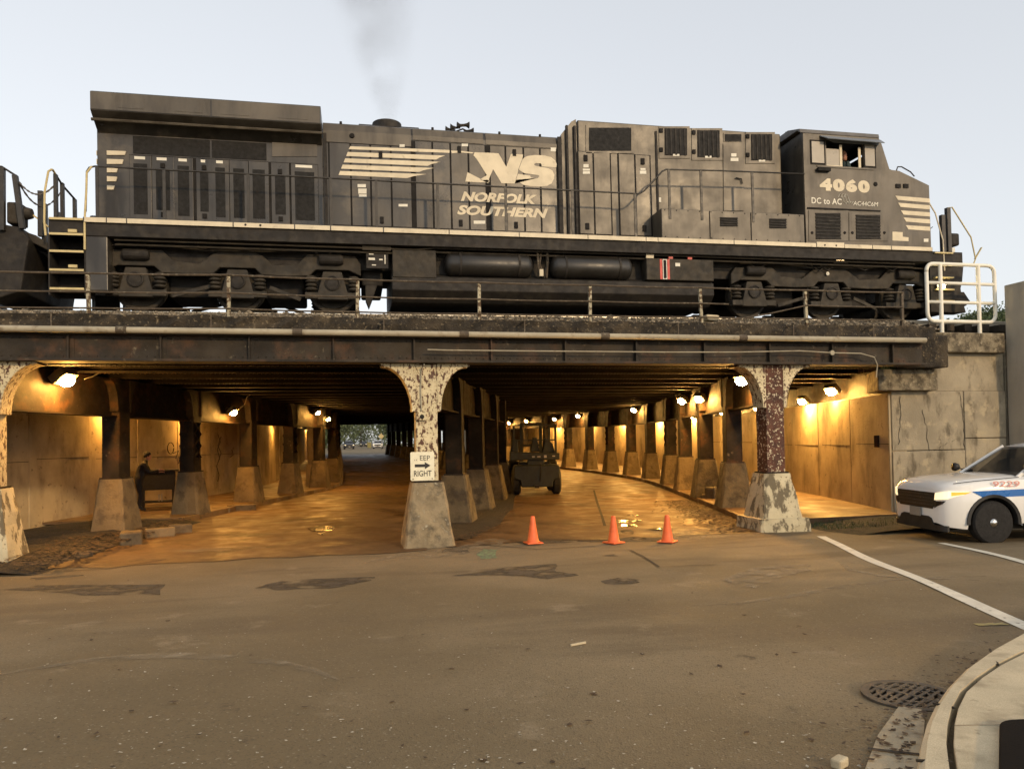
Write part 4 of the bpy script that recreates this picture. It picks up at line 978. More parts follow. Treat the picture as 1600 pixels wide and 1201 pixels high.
# stripes on the rear corner
for k, (y0, y1, xr) in enumerate([(236,243,199),(249,257,195),(263,270,186),(276,284,185),(290,297,181)]):
    panel([(169,y0),(xr,y0+1),(xr-2,y1),(169,y1)], HY, .024, 'stripe', 'cream')
    z0 = lp(169, y1, HY)[1]; z1 = lp(169, y0, HY)[1]
    part(MB().box(-9.674, -.915, z0, -9.661, .3, z1), 'stripe', 'cream')
panel([(146,176),(166,186),(166,196),(160,196),(148,184)], -1.1, .03, 'end_bracket', 'loco_black', inset=.15)
# ---- engine hood
lrect(lx(508), lx(645), 3.845, 3.86, HY, .01, 'seam', 'gap')
part(MB().prism([(-.92, 1.775), (-.92, 4.12), (-.86, 4.30), (-.70, 4.385), (.70, 4.385), (.86, 4.30), (.92, 4.12), (.92, 1.775)], -5.0, .60, 'x'), 'engine_hood', 'loco_black')
for a, b in ((508, 645), (648, 758), (762, 872)):
    xa, xb = lx(a), lx(b); part(MB().prism([(-.921, 3.86 if a < 600 else 4.02), (-.921, 4.12), (-.866, 4.295), (-.878, 4.30), (-.934, 4.125), (-.934, 3.86 if a < 600 else 4.02)], xa, xb, 'x'), 'roof_panel', 'loco_dust_sheen')
lrect(lx(515), lx(873), 1.965, 4.005, HY, .006, 'door_recess', 'gap')
ED = [516, 550, 581, 613, 645, 650, 678, 706, 734, 761, 767, 792, 820, 846, 872]
for i in range(len(ED)-1):
    if i in (4, 9): continue
    xa, xb = lx(ED[i])+.018, lx(ED[i+1])-.018; zt = 3.84 if i < 4 else 3.99
    d = lrect(xa, xb, 1.98, zt, HY, .020, 'hood_door', 'loco_black', bevel=.005)
    if i in (2, 7, 11): 
        xm = (xa+xb)/2
        for z in (2.12, zt-.14 if i > 2 else 3.62): part(MB().box(xm-.04, HY-.05, z-.075, xm+.04, HY-.019, z+.075), 'latch', 'gap', d)
lrect(lx(505), .6, 1.776, 1.97, HY, .012, 'hood_base', 'loco_black')
part(MB().box(lx(508), HY-.03, 1.8, lx(513), HY, 4.05), 'seam_post', 'under_black'); part(MB().box(.48, HY-.04, 1.8, .58, HY, 4.3), 'seam_post', 'under_black')
# white and red small notices
for x0, y0, x1, y1 in ((560,288,573,293),(561,295,574,303),(562,304,574,308),(624,319,638,323),(741,345,759,350),(862,231,870,237),(723,225,733,229),(626,226,634,230)):
    panel(rect(x0, y0, x1, y1), HY-.02, .006, 'notice', 'decal')
# cream speed stripes
for (yl, yr, h, xl, xr, tip) in ((229,233,4.5,549,704,0), (238,242,6.3,545,697,4), (248,252,6.3,541,690,6), (258,262,6.3,537,680,7), (268,273,6.3,533,668,9)):
    sl_ = (yr-yl+2)/150.0
    def Y(x, o=0): return yl+(x-550)*.037+o
    P = [(xl, Y(xl)), (xr, Y(xr)), (xr-tip*2.4, Y(xr, h*.55)), (xr-tip*3.4, Y(xr, h)), (xl-2.5, Y(xl, h))]
    xs_cut = [x for x in (550, 581, 613, 647.5, 678) if xl+2 < x < xr-tip*3.6]
    panel(P, HY-.021, .004, 'speed_stripe', 'cream')
# the NS emblem traced as three shapes
def zoomp(L, s=7.619, ox=680, oy=215): return [(ox+x/s, oy+y/s) for x, y in L]
mane = [(0,150),(190,158),(330,165),(470,180),(468,214),(500,250),(540,310),(600,410),(625,450),(655,450),(700,378),(800,545),(955,550),(970,505),(1000,525),(1060,565),(1150,582),(1270,585),(1340,578),(1395,548),(1425,490),(1428,440),(1405,395),(1360,370),(1270,352),(1200,338),(1186,318),(1210,306),(1270,308),(1285,345),(1450,358),(1458,320),(1440,275),(1390,235),(1300,215),(1200,210),(1110,222),(1065,250),(1060,205),(915,197),(857,350),(765,190),(640,183),(480,178),(470,210),(330,192),(190,205),(0,200)]
N_ = [(480,178),(640,183),(765,190),(857,350),(915,197),(1058,205),(1050,250),(1000,380),(990,430),(955,550),(800,545),(700,378),(655,480),(640,545),(545,500),(625,450),(600,410),(540,310),(500,250),(468,214)]
S_ = [(1052,260),(1075,238),(1110,222),(1200,210),(1300,215),(1390,235),(1440,275),(1458,320),(1452,358),(1285,346),(1280,325),(1270,310),(1210,306),(1186,318),(1200,338),(1270,352),(1360,370),(1405,395),(1428,440),(1425,490),(1395,548),(1340,578),(1270,585),(1150,582),(1060,565),(1000,525),(970,505),(958,548),(996,434),(1140,455),(1150,478),(1185,488),(1235,482),(1250,462),(1240,450),(1150,437),(1070,425),(1020,395),(1006,380)]
H_ = [(395,415),(445,440),(545,492),(575,510),(625,505),(655,510),(650,535),(520,535),(368,525)]
tl = [(200,158),(330,162),(470,180),(450,192),(330,182),(210,188)]
for q in (N_, H_, S_, tl): panel(zoomp(q), HY-.021, .005, 'emblem', 'cream')
def tilt(px0, px1, yl):
    a, b = lp(*px0, yl), lp(*px1, yl); return math.atan2(b[1]-a[1], b[0]-a[0]), math.hypot(b[0]-a[0], b[1]-a[1]), a
for s, p0, p1, hpx in (('NORFOLK', (721,315), (840,321), 15), ('SOUTHERN', (715,336), (857,341), 16)):
    a, w, o_ = tilt(p0, p1, HY); put_text(s, .3, o_[0], o_[1], HY-.021, 'cream', 'lettering', LO, width=w, local=True, shear=.28, bold=.014, ang=0, lift=.006, height=.23)
# exhaust, horn, roof fittings
ex = part(MB().lathe([(.30, 0), (.36, .05), (.35, .26), (.30, .28), (.24, .27), (.24, .05)], (-3.52, 0, 4.47), 'z', 28), 'exhaust_stack', 'under_black', smooth=False)
part(MB().box(-4.2, -.6, 4.38, -2.8, .6, 4.46), 'silencer_cover', 'under_black', bevel=.02)
hn = part(MB().box(-2.0, -.38, 4.385, -1.45, -.30, 4.48), 'horn_base', 'under_black')
for x, z, dirx in ((-2.02, 4.56, -1), (-1.9, 4.62, -1), (-1.58, 4.56, 1), (-1.68, 4.70, 1), (-1.74, 4.68, -1)):
    prof = [(.085, 0), (.045, .06), (.025, .14), (.018, .24)]
    part(MB().lathe([(r_, x-dirx*0+dirx*(.12-h)) for r_, h in prof], (0, -.34, z), 'x', 10), 'horn_trumpet', 'under_black', hn)
part(MB().tube([(-2.0, -.34, 4.48), (-1.72, -.34, 4.60), (-1.45, -.34, 4.48)], .02, 6), 'horn_bracket', 'under_black', hn)
for x in (-4.6, -2.5, -.9, .1): part(MB().lathe([(.03, 0), (.03, .05)], (x, -.75, 4.36), 'z', 8), 'lift_eye', 'under_black')
part(MB().lathe([(.06, -.94), (.05, -.97)], (lx(553), 0, lp(553, 213, HY)[1]), 'y', 10), 'hood_fitting', 'gap')
# ---- auxiliary section behind the cab
part(MB().prism([(.60, 4.35), (.60, 4.40), (.86, 4.72), (.98, 4.79), (1.02, 1.775), (.60, 1.775)], -.88, .88, 'y'), 'transition', 'loco_dust_sheen')
part(MB().box(1.0, -.92, 1.775, 6.46, .92, 4.76), 'equipment_hood', 'loco_dust_sheen', bevel=.03)
for x in (.70, .90, 3.0): part(MB().box(x, HY-.03, 1.8, x+.05, HY+.05, 4.6), 'seam_post', 'under_black')
fr = panel(rect(917, 196, 992, 240), HY, .02, 'intake_frame', 'loco_dust_sheen'); panel(rect(922, 200, 988, 236), HY-.02, .006, 'intake_screen', 'screen', fr)
lrect(lx(904), lx(957), 1.965, 3.995, HY, .006, 'door_recess', 'gap'); lrect(lx(967), lx(1019), 1.965, 3.995, HY, .006, 'door_recess', 'gap')
AD = [905, 929, 956, 968, 994, 1018]
for i in range(5):
    if i == 2: continue
    xa, xb = lx(AD[i])+.018, lx(AD[i+1])-.018; d = lrect(xa, xb, 1.98, 3.98, HY, .02, 'hood_door', 'loco_dust_sheen', bevel=.005)
    if i in (0, 4):
        for z in (2.16, 3.82): part(MB().box((xa+xb)/2-.045, HY-.05, z-.075, (xa+xb)/2+.045, HY-.019, z+.075), 'latch', 'gap', d)
for x0, y0, x1, y1 in ((913,257,921,262),(912,264,923,267),(912,268,923,272),(1002,263,1010,266),(1001,267,1011,272),(1028,309,1034,316),(1144,240,1152,245),(1143,247,1155,252),(1053,241,1063,244),(1103,244,1113,247),(1187,250,1197,253)):
    panel(rect(x0, y0, x1, y1), HY-.02, .006, 'notice', 'decal')
for (x0, y0, x1, y1) in ((1040,201,1075,243), (1091,204,1126,246), (1175,210,1208,251)):
    d = panel(rect(x0-9, y0-3, x1+4, y1+5), HY, .018, 'filter_door', 'loco_dust_sheen', bevel=.004)
    panel(rect(x0, y0, x1, y1), HY-.018, .006, 'filter_opening', 'screen', d)
    (ax_, az0), (bx_, az1) = lp(x0, y1, HY-.03), lp(x1, y0, HY-.03)
    for k in range(5):
        xx = ax_+(bx_-ax_)*(k+.5)/5; part(MB().box(xx-.022, HY-.036, az0+.03, xx+.022, HY-.024, az1-.03), 'filter_slat', 'under_black', d)
    for yy in (y0+4, y1-8):
        a, b = lp(x0-6, yy, HY); part(MB().box(a-.04, HY-.05, b-.05, a+.04, HY-.017, b+.05), 'latch', 'gap', d)
d = panel(rect(1132, 208, 1161, 222), HY, .016, 'vent_frame', 'loco_dust_sheen'); panel(rect(1134, 210, 1160, 221), HY-.016, .005, 'vent_screen', 'screen', d)
d = panel(rect(1131, 225, 1163, 330), HY, .022, 'side_door', 'loco_dust_sheen', bevel=.005)
a, b = lp(1158, 281, HY); part(MB().tube([(a-.16, HY-.06, b+.02), (a, HY-.06, b), (a+.02, HY-.06, b-.12)], .016, 6), 'handle', 'under_black', d)
for x0 in (1078, 1228): 
    pass
part(MB().box(2.86, -1.50, 1.776, 6.68, -.94, 2.50), 'battery_box', 'loco_dust_sheen', bevel=.015)
for x in (4.1, 5.2): part(MB().box(x, -1.512, 1.80, x+.02, -1.499, 2.48), 'seam', 'gap')
for (x0, y0, x1, y1) in ((1126,340,1153,354), (1203,342,1229,357)):
    d = panel(rect(x0, y0, x1, y1), -1.50, .008, 'louvre', 'screen'); (ax_, az0), (bx_, az1) = lp(x0, y1, -1.5), lp(x1, y0, -1.5)
    for k in range(4): z = az0+(az1-az0)*(k+.6)/4; part(MB().box(ax_, -1.525, z-.012, bx_, -1.509, z+.012), 'louvre_slat', 'under_black', d)
bz = [(x, z) for x in [2.95+.3*k for k in range(13)] for z in (1.82, 2.46)]
rivets([(x, -1.502, z) for x, z in bz], (0, -1, 0), .016, .012).build('bolts', 'under_black', LO, local=True)['kind'] = 'stuff'
# ---- cab
side = [(6.72,1.776),(6.72,4.56),(6.80,4.62),(8.86,4.64),(8.99,4.36),(9.16,3.84),(9.46,3.745),(10.35,3.41),(10.35,1.776)]
wz0, wz1 = 3.76, 4.42
W1 = (lx(1294, -1.5), lx(1352, -1.5)); WA = (lx(1271, -1.5), lx(1290, -1.5)); WB = (lx(1354, -1.5), lx(1369, -1.5))
# the near side is built as strips round the open window
ys0, ys1 = -1.50, -1.44
part(MB().prism([(6.72,1.776),(6.72,wz0),(9.19,wz0),(9.46,3.745),(10.35,3.41),(10.35,1.776)], ys0, ys1, 'y'), 'cab_side', 'loco_dust_sheen')
part(MB().prism([(6.72,wz0+.001),(6.72,4.56),(6.80,4.62),(8.86,4.64),(8.97,4.42),(W1[0],4.42),(W1[0],wz0+.001)], ys0, ys1, 'y'), 'cab_side', 'loco_dust_sheen')
part(MB().prism([(W1[1],wz0+.001),(W1[1],4.419),(8.972,4.419),(8.99,4.36),(9.16,3.84),(9.188,wz0+.001)], ys0, ys1, 'y'), 'cab_side', 'loco_dust_sheen')
part(MB().prism(side, 1.44, 1.50, 'y'), 'cab_side', 'loco_dust_sheen')
part(MB().box(6.72, -1.439, 1.776, 6.78, 1.439, 4.60), 'cab_back', 'loco_black')
part(MB().prism([(6.80,4.565),(8.84,4.585),(8.93,4.40),(8.97,4.42),(8.87,4.64),(6.80,4.62)], -1.438, 1.438, 'y'), 'cab_ceiling', 'loco_black')
part(MB().prism([(6.79,1.78),(6.79,2.9),(9.4,2.9),(10.34,2.9),(10.34,1.78)], -1.438, 1.438, 'y'), 'cab_floor', 'loco_black')
part(MB().prism([(8.975,4.36),(9.15,3.83),(9.45,3.735),(10.34,3.40),(10.34,2.91),(10.28,2.91),(10.28,3.36),(9.43,3.68),(9.10,3.78),(8.92,4.34)], -1.438, 1.438, 'y'), 'nose_front', 'loco_black')
rf = part(MB().prism([(-1.52, 4.56), (-1.50, 4.66), (-1.0, 4.82), (1.0, 4.82), (1.50, 4.66), (1.52, 4.56), (1.40, 4.645), (-1.40, 4.645)], 6.62, 8.90, 'x'), 'cab_roof', 'loco_roof', bevel=.01)
for x, w, h in ((6.75, 1.1, .06), (8.0, 1.0, .07)): part(MB().box(x, -.55, 4.82, x+w, .55, 4.82+h), 'roof_unit', 'loco_roof', rf, bevel=.015)
for x in (6.85, 8.05, 8.5): part(MB().lathe([(.05, 0), (.04, .10)], (x, -.6, 4.86), 'z', 10), 'antenna', 'under_black', rf)
# windows
wf = lrect(W1[0]-.28, W1[1]+.30, wz0-.04, wz0, -1.50, .02, 'window_rail', 'loco_dust_sheen')
for (a, b) in (WA, WB):
    f_ = lrect(a-.04, b+.04, wz0+.02, wz1-.02, -1.50, .012, 'window_frame', 'gap'); lrect(a, b, wz0+.06, wz1-.06, -1.512, .006, 'pane', 'grey_panel', f_)
lrect(W1[0], W1[0]+.40, wz0+.03, wz0+.46, -1.46, .006, 'sliding_pane', 'grey_panel'); lrect(W1[0]+.40, W1[0]+.47, wz0, wz1-.09, -1.46, .02, 'window_post', 'cream'); lrect(W1[0]+.02, W1[0]+.40, wz0, wz0+.035, -1.46, .02, 'window_post', 'cream')
lrect(W1[1]-.13, W1[1]-.06, wz0, wz1-.12, -1.46, .02, 'window_post', 'cream')
part(MB().prism([(W1[0]-.18, 4.52), (8.93, 4.50), (8.85, 4.36), (W1[0]+.2, 4.36)], -1.53, -1.515, 'y'), 'sunshade', 'blue_grey')
part(MB().hexa([(W1[0]-.1, -1.72, 4.36), (8.88, -1.72, 4.34), (8.93, -1.515, 4.50), (W1[0]-.18, -1.515, 4.50)], [(W1[0]-.1, -1.73, 4.375), (8.88, -1.73, 4.355), (8.93, -1.515, 4.515), (W1[0]-.18, -1.515, 4.515)]), 'sunshade', 'blue_grey')
part(MB().box(W1[0]-.3, -1.60, 3.60, W1[0]+.05, -1.51, 3.68), 'mirror_arm', 'gap')
# number and lettering
a, w, o_ = tilt((1282,298), (1360,301), -1.5); put_text('4060', .3, o_[0], o_[1], -1.50, 'cream', 'lettering', LO, width=w, local=True, bold=.022, spacing=1.25, lift=.006, height=.33)
a, w, o_ = tilt((1269,318), (1316,320), -1.5); put_text('DC to AC', .3, o_[0], o_[1], -1.50, 'decal', 'lettering', LO, width=w, local=True, bold=.006, spacing=1.08, lift=.005, height=.155)
a, w, o_ = tilt((1334,321), (1373,322), -1.5); put_text('AC44C6M', .3, o_[0], o_[1], -1.50, 'decal', 'lettering', LO, width=w, local=True, bold=0.0, shear=.12, lift=.005, height=.11)
mb = MB()
for k in range(3):
    P = P_([(1311+k*4.5,308),(1313+k*4.5,303.5),(1315.5+k*4.5,304),(1320+k*4.5,316),(1322.5+k*4.5,319),(1325+k*4.5,315),(1327+k*4,316)], -1.5); mb.tube([(p[0], -1.507, p[1]) for p in P], .006, 4)
part(mb, 'lettering', 'decal')
part(MB().lathe([(.06, -1.505), (.05, -1.52)], (lp(1369, 288, -1.5)[0], 0, lp(1369, 288, -1.5)[1]), 'y', 12), 'port', 'gap')
for px in (1404, 1416):
    q = lp(px, 291, -1.5); part(MB().box(q[0]-.07, -1.53, q[1]-.05, q[0]+.07, -1.50, q[1]+.05), 'vent', 'gap')
# grilles under the window
for (x0, y0, x1, y1) in ((1275,333,1314,374), (1338,336,1376,374)):
    d = panel(rect(x0-11, y0-4, x1+12, y1+3), -1.50, .014, 'grille_door', 'loco_dust_sheen', bevel=.004); panel(rect(x0, y0, x1, y1), -1.514, .005, 'grille', 'screen', d)
    (ax_, az0), (bx_, az1) = lp(x0, y1, -1.51), lp(x1, y0, -1.51)
    for k in range(8): z = az0+(az1-az0)*(k+.5)/8; part(MB().box(ax_+.01, -1.532, z-.014, bx_-.01, -1.5195, z+.014), 'grille_slat', 'under_black', d)
    for xx in (x0-6, x1+6):
        q = lp(xx, y1-10, -1.5); part(MB().lathe([(.04, -1.514), (.03, -1.535)], (q[0], 0, q[1]), 'y', 8), 'lock', 'gap', d)
panel([(1262,324),(1376,329),(1376,331),(1262,326.5)], -1.5, .02, 'door_edge', 'gap')
# nose stripes and patches
for (yl, yr, h, xl) in ((306,310.5,6.5,1400), (317,321,6.5,1404), (329,332,6.5,1408.5), (340,343,6.5,1412.5), (352,354.5,6.5,1416)):
    panel([(xl,yl),(1453.5,yr),(1454,yr+h),(xl+4,yl+h)], -1.5, .006, 'nose_stripe', 'cream')
panel([(1395,362),(1411,363),(1411,370),(1420,371),(1420,377),(1395,376)], -1.5, .006, 'decal_patch', 'cream'); panel(rect(1444,373,1451,378), -1.5, .006, 'notice', 'decal')
P = P_([(1402,268),(1404,262),(1410,262),(1424,270),(1430,277)], -1.3); part(MB().tube([(p[0], -1.3, p[1]+.02) for p in P], .016, 6), 'nose_grab', 'hand_metal')
# ---- handrails
hr = [lp(135, 338, -1.5), lp(137, 268, -1.5), lp(141, 262, -1.5), lp(150, 260, -1.5)] + [lp(150+(1000-150)*k/8, 260+(303-260)*k/8, -1.5) for k in range(1, 9)] + [lp(1008, 298, -1.5), lp(1036, 268, -1.5), lp(1042, 265, -1.5), lp(1130, 267, -1.5), lp(1258, 272, -1.5)]
hr = [(x, 1.9 if i == 0 else z) for i, (x, z) in enumerate(hr)]
part(MB().tube([(x, -1.50, z) for x, z in hr], .020, 8), 'handrail', 'hand_metal', smooth=True)
def hz(x):
    for i in range(1, len(hr)-1):
        if hr[i][0] <= x <= hr[i+1][0]: return hr[i][1]+(hr[i+1][1]-hr[i][1])*(x-hr[i][0])/(hr[i+1][0]-hr[i][0])
    return hr[-1][1]
for px in (153, 258, 389, 518, 589, 685, 791, 895, 993, 1047, 1097, 1177):
    x = lx(px, -1.5); zb = 1.70 if px < 1020 else 2.25
    part(MB().box(x-.03, -1.515, zb, x+.03, -1.485, hz(x)-.01), 'stanchion', 'hand_metal')
part(MB().tube([(x, 1.50, z) for x, z in hr], .020, 6), 'handrail', 'hand_metal')
# ---- rear end: platform, steps, rails
part(MB().box(-10.40, -1.5, 1.40, -9.72, 1.5, 1.75), 'rear_platform', 'under_black', bevel=.01)
part(MB().box(-9.72, -1.52, .28, -9.30, -1.0, 1.40), 'step_side', 'loco_black', bevel=.02)
for sgn in (-1, 1):
    for s in (-10.40, -9.735): part(MB().box(s, min(sgn*1.52, sgn*1.0), .18, s+.03, max(sgn*1.52, sgn*1.0), 1.42), 'step_stringer', 'under_black')
    for k, z in enumerate((1.74, 1.43, 1.08, .70, .32)):
        t_ = part(MB().box(-10.365, min(sgn*1.53, sgn*1.06), z-.03, -9.74, max(sgn*1.53, sgn*1.06), z), 'step', 'under_black')
        part(MB().box(-10.365, sgn*1.545-.014, z-.036, -9.74, sgn*1.545+.014, z+.008), 'step_edge', 'step_yellow', t_)
for z in (1.455, .735): part(MB().box(-10.02, -1.56, z, -9.86, -1.52, z+.06), 'reflector', 'step_yellow')
part(MB().box(-10.33, 1.0, .2, -9.8, 1.04, 1.4), 'step_back', 'under_black'); part(MB().box(-10.37, -1.04, .2, -9.76, -1.0, 1.4), 'step_back', 'gap')
P = P_([(72,368),(70,345),(71,300),(77,268),(82,265)], -1.5); part(MB().tube([(p[0], -1.50, p[1]) for p in P]+[(-10.34, -1.40, 2.76), (-10.34, -1.25, 2.72)], .022, 8), 'grab_rail', 'step_yellow')
P = P_([(133,390),(133,345),(136,300),(137,270),(145,260)], -1.54); part(MB().tube([(p[0], -1.54, p[1]) for p in P], .022, 8), 'grab_rail', 'step_yellow')
for (x, y, zt) in ((-10.34, -1.25, 2.72), (-10.34, -.9, 2.66), (-10.34, -.2, 2.55), (-10.34, .9, 2.5), (-10.34, 1.25, 2.6), (-10.1, 1.5, 2.5), (-9.85, 1.5, 2.35)):
    part(MB().box(x-.03, y-.05, 1.75, x+.03, y+.05, zt), 'rail_post', 'hand_metal')
part(MB().tube([(-10.34, -1.25, 2.72), (-10.34, -.9, 2.62), (-10.34, -.2, 2.55)], .024, 6), 'end_rail', 'hand_metal')
part(MB().tube([(-10.34, .9, 2.5), (-10.34, 1.25, 2.6), (-10.2, 1.5, 2.52), (-9.85, 1.5, 2.36), (-9.72, 1.5, 2.1)], .026, 6), 'end_rail', 'hand_metal')
part(MB().box(-10.9, -.12, .80, -9.6, .12, 1.10), 'coupler', 'under_black', bevel=.03)
# ---- front end
part(MB().box(10.34, -1.45, 1.38, 11.35, 1.45, 1.70), 'front_platform', 'under_black', bevel=.01)
for sgn in (-1, 1):
    part(MB().prism([(10.36, 1.40), (11.40, 1.40), (11.34, .95), (11.28, .75), (11.32, .45), (11.42, .12), (10.36, .12)], sgn*1.42 if sgn < 0 else 1.0, -1.0 if sgn < 0 else 1.42, 'y'), 'front_step_well', 'under_black')
    for z in (1.66, 1.34, 1.02, .70, .40): 
        part(MB().box(10.46, min(sgn*1.50, sgn*1.421), z-.02, 11.02, max(sgn*1.50, sgn*1.421), z+.015), 'step_edge', 'step_yellow')
part(MB().prism([(10.95, .10), (11.45, .30), (11.58, .42), (11.40, .66), (10.95, .66)], -1.4, 1.4, 'y'), 'snow_plow', 'under_black')
dl = part(MB().lathe([(.13, -1.44), (.13, -1.40)], (10.62, -.06, .80), 'y', 16), 'ditch_light', 'lamp_housing')
part(MB().lathe([(.095, -1.475), (.06, -1.49), (.001, -1.497)], (10.62, -.06, .80), 'y', 16), 'lens', 'ditch_lamp', dl, smooth=True)
part(MB().box(11.12, -.14, .75, 11.62, .14, 1.15), 'coupler', 'under_black', bevel=.04)
part(MB().tube([(11.4, -.1, 1.2), (11.5, -.25, 1.0), (11.55, -.3, .7), (11.4, -.35, .45)], .03, 6), 'air_hose', 'rubber')
for x, y, z in ((11.08, -1.1, 2.78), (11.26, -1.1, 2.98), (11.3, -.3, 2.7), (11.26, 1.1, 2.98)): part(MB().box(x-.055, y-.05, 1.70, x+.055, y+.05, z), 'end_post', 'hand_metal')
part(MB().box(11.36, -1.1, 1.98, 11.62, -.7, 2.32), 'end_box', 'under_black', bevel=.05); part(MB().box(11.36, -1.1, 1.76, 11.46, -.75, 1.92), 'end_box', 'decal', bevel=.01)
P = [(10.38, -1.46, 2.95), (10.55, -1.46, 2.7), (10.75, -1.46, 2.0), (10.77, -1.46, 1.2)]; part(MB().tube(P, .018, 6), 'grab_rail', 'cream')
P = [(11.26, -1.1, 2.98), (11.36, -1.15, 2.99), (11.78, -1.3, 2.15), (11.80, -1.4, 1.55), (11.70, -1.4, 1.35)]; part(MB().tube(P, .018, 6), 'grab_rail', 'step_yellow')
part(MB().bar((11.78, -1.40, 1.55), (12.0, -1.40, 1.86), .05, .02), 'cut_lever', 'step_yellow')
P = [(10.36, -1.0, 2.4)]+[(10.36+.6*t, -.9, 2.4-.10*sin(pi*t)+.12*t) for t in (.2, .4, .6, .8, 1.0)]; part(MB().tube(P, .010, 5), 'chain', 'hand_metal')
# ---- trucks
def wheel_set(x, parent):
    for y in (-.75, .75):
        s = 1 if y > 0 else -1
        w = part(MB().lathe([(.50, y-.065*s), (.55, y-.06*s), (.53, y+.065*s), (.46, y+.07*s), (.42, y+.03*s), (.20, y+.03*s), (.18, y+.09*s), (.05, y+.09*s)], (x, 0, .53), 'y', 32), 'wheel', 'truck_steel', parent)
    part(MB().lathe([(.09, -.8), (.09, .8)], (x, 0, .53), 'y', 12), 'axle', 'under_black', parent)
def truck(xc, half):
    x0, x1, x2 = xc
    for sgn in (-1, 1):
        yo, yi = sgn*1.16, sgn*1.04
        e0, e1 = x0-.62, x2+.62; m = lambda a, b, t: a+(b-a)*t
        poly = [(e0, .78), (e0, 1.05), (e0+.12, 1.22), (x0+.52, 1.24), (x0+.75, 1.02), (m(x0, x1, .62), .97), (x1-.50, 1.20), (x1-.30, 1.27), (x1+.30, 1.27), (x1+.50, 1.20), (m(x1, x2, .38), .97), (x2-.75, 1.02), (x2-.52, 1.24), (e1-.12, 1.22), (e1, 1.05), (e1, .78), (x2+.36, .90), (x2-.36, .90), (x2-.50, .76), (m(x1, x2, .5), .74), (x1+.50, .76), (x1+.36, .90), (x1-.36, .90), (x1-.50, .76), (m(x0, x1, .5), .74), (x0+.50, .76), (x0+.36, .90), (x0-.36, .90)]
        fr_ = part(MB().prism(poly, min(yo, yi), max(yo, yi), 'y'), 'side_frame', 'truck_steel', bevel=.018)
        for x in xc:
            jb = part(MB().prism([(x-.20, .86), (x+.20, .86), (x+.33, .36), (x+.33, .24), (x-.33, .24), (x-.33, .36)], min(sgn*1.18, sgn*1.02), max(sgn*1.18, sgn*1.02), 'y'), 'journal_box', 'truck_steel', bevel=.015)
            part(MB().lathe([(.165, sgn*1.18), (.165, sgn*1.215), (.14, sgn*1.225), (.12, sgn*1.205), (.03, sgn*1.215)], (x, 0, .60), 'y', 20), 'journal_cap', 'under_black', jb)
            for sx in (-.46, .46):
                mb = MB()
                for k in range(4): mb.lathe([(.09, .44+k*.085), (.125, .465+k*.085), (.125, .485+k*.085), (.09, .51+k*.085)], (x+sx, sgn*1.10, 0), 'z', 14)
                part(mb, 'coil_spring', 'truck_steel', jb)
            part(MB().box(x-.60, min(sgn*1.17, sgn*1.03), .26, x+.60, max(sgn*1.17, sgn*1.03), .40), 'spring_seat', 'truck_steel', bevel=.02)
        for x in (x0+.02, x2-.02):
            part(MB().lathe([(.10, -.26), (.12, -.22), (.12, .20), (.09, .26)], (x, sgn*1.20, 1.12), 'x', 14), 'brake_cylinder', 'under_black')
        part(MB().tube([(e0+.2, sgn*1.24, 1.30), (x0+.6, sgn*1.24, 1.32), (x1-.6, sgn*1.22, 1.24), (x1+.6, sgn*1.22, 1.26), (x2-.5, sgn*1.24, 1.33), (e1, sgn*1.24, 1.28)], .022, 6), 'brake_pipe', 'truck_steel')
        part(MB().bar(((x0+x1)/2-.35, sgn*1.0, .30), ((x0+x1)/2+.45, sgn*1.0, .52), .05, .08), 'brake_lever', 'truck_steel'); part(MB().bar(((x1+x2)/2-.35, sgn*1.0, .52), ((x1+x2)/2+.3, sgn*1.0, .26), .05, .08), 'brake_lever', 'truck_steel')
    for x in xc: wheel_set(x, LO)
    for x in ((x0+x1)/2, (x1+x2)/2): part(MB().box(x-.5, -.62, .34, x+.35, .62, .98), 'traction_motor', 'under_black', bevel=.05)
    part(MB().box(x0-.3, -1.02, .98, x2+.3, 1.02, 1.18), 'bolster', 'under_black')
truck((-8.87, -6.84, -4.84), 0); truck((5.44, 7.62, 9.82), 0)
part(MB().lathe([(.05, -1.21), (.001, -1.23)], (7.50, 0, 1.10), 'y', 8), 'badge', 'decal')
# sand pipes, hoses and cables over the trucks
for i in range(9):
    x = rnd.choice((-1, 1)); a = rnd.uniform(-8.6, -4.6) if i < 4 else rnd.uniform(5.2, 9.6); w = rnd.uniform(.3, .9)
    part(MB().tube([(a, -1.18, 1.42), (a+.05, -1.24, 1.30), (a+w*.5, -1.26, 1.20+rnd.uniform(-.06, .08)), (a+w, -1.2, 1.34)], .016, 6), 'hose', 'under_black')
for z, y in ((1.36, -1.42), (1.28, -1.36), (1.33, -1.25)): part(MB().tube([(-9.2, y, z), (-3.0, y, z-.02), (-2.6, y, z+.03), (4.0, y, z+.02), (9.9, y, z)], .020, 6), 'underframe_pipe', 'truck_steel')
part(MB().box(7.55, -1.40, 1.33, 7.95, -1.20, 1.39), 'step_light_box', 'under_black'); part(MB().box(7.62, -1.42, 1.40, 7.85, -1.405, 1.45), 'step_light', 'small_lamp')
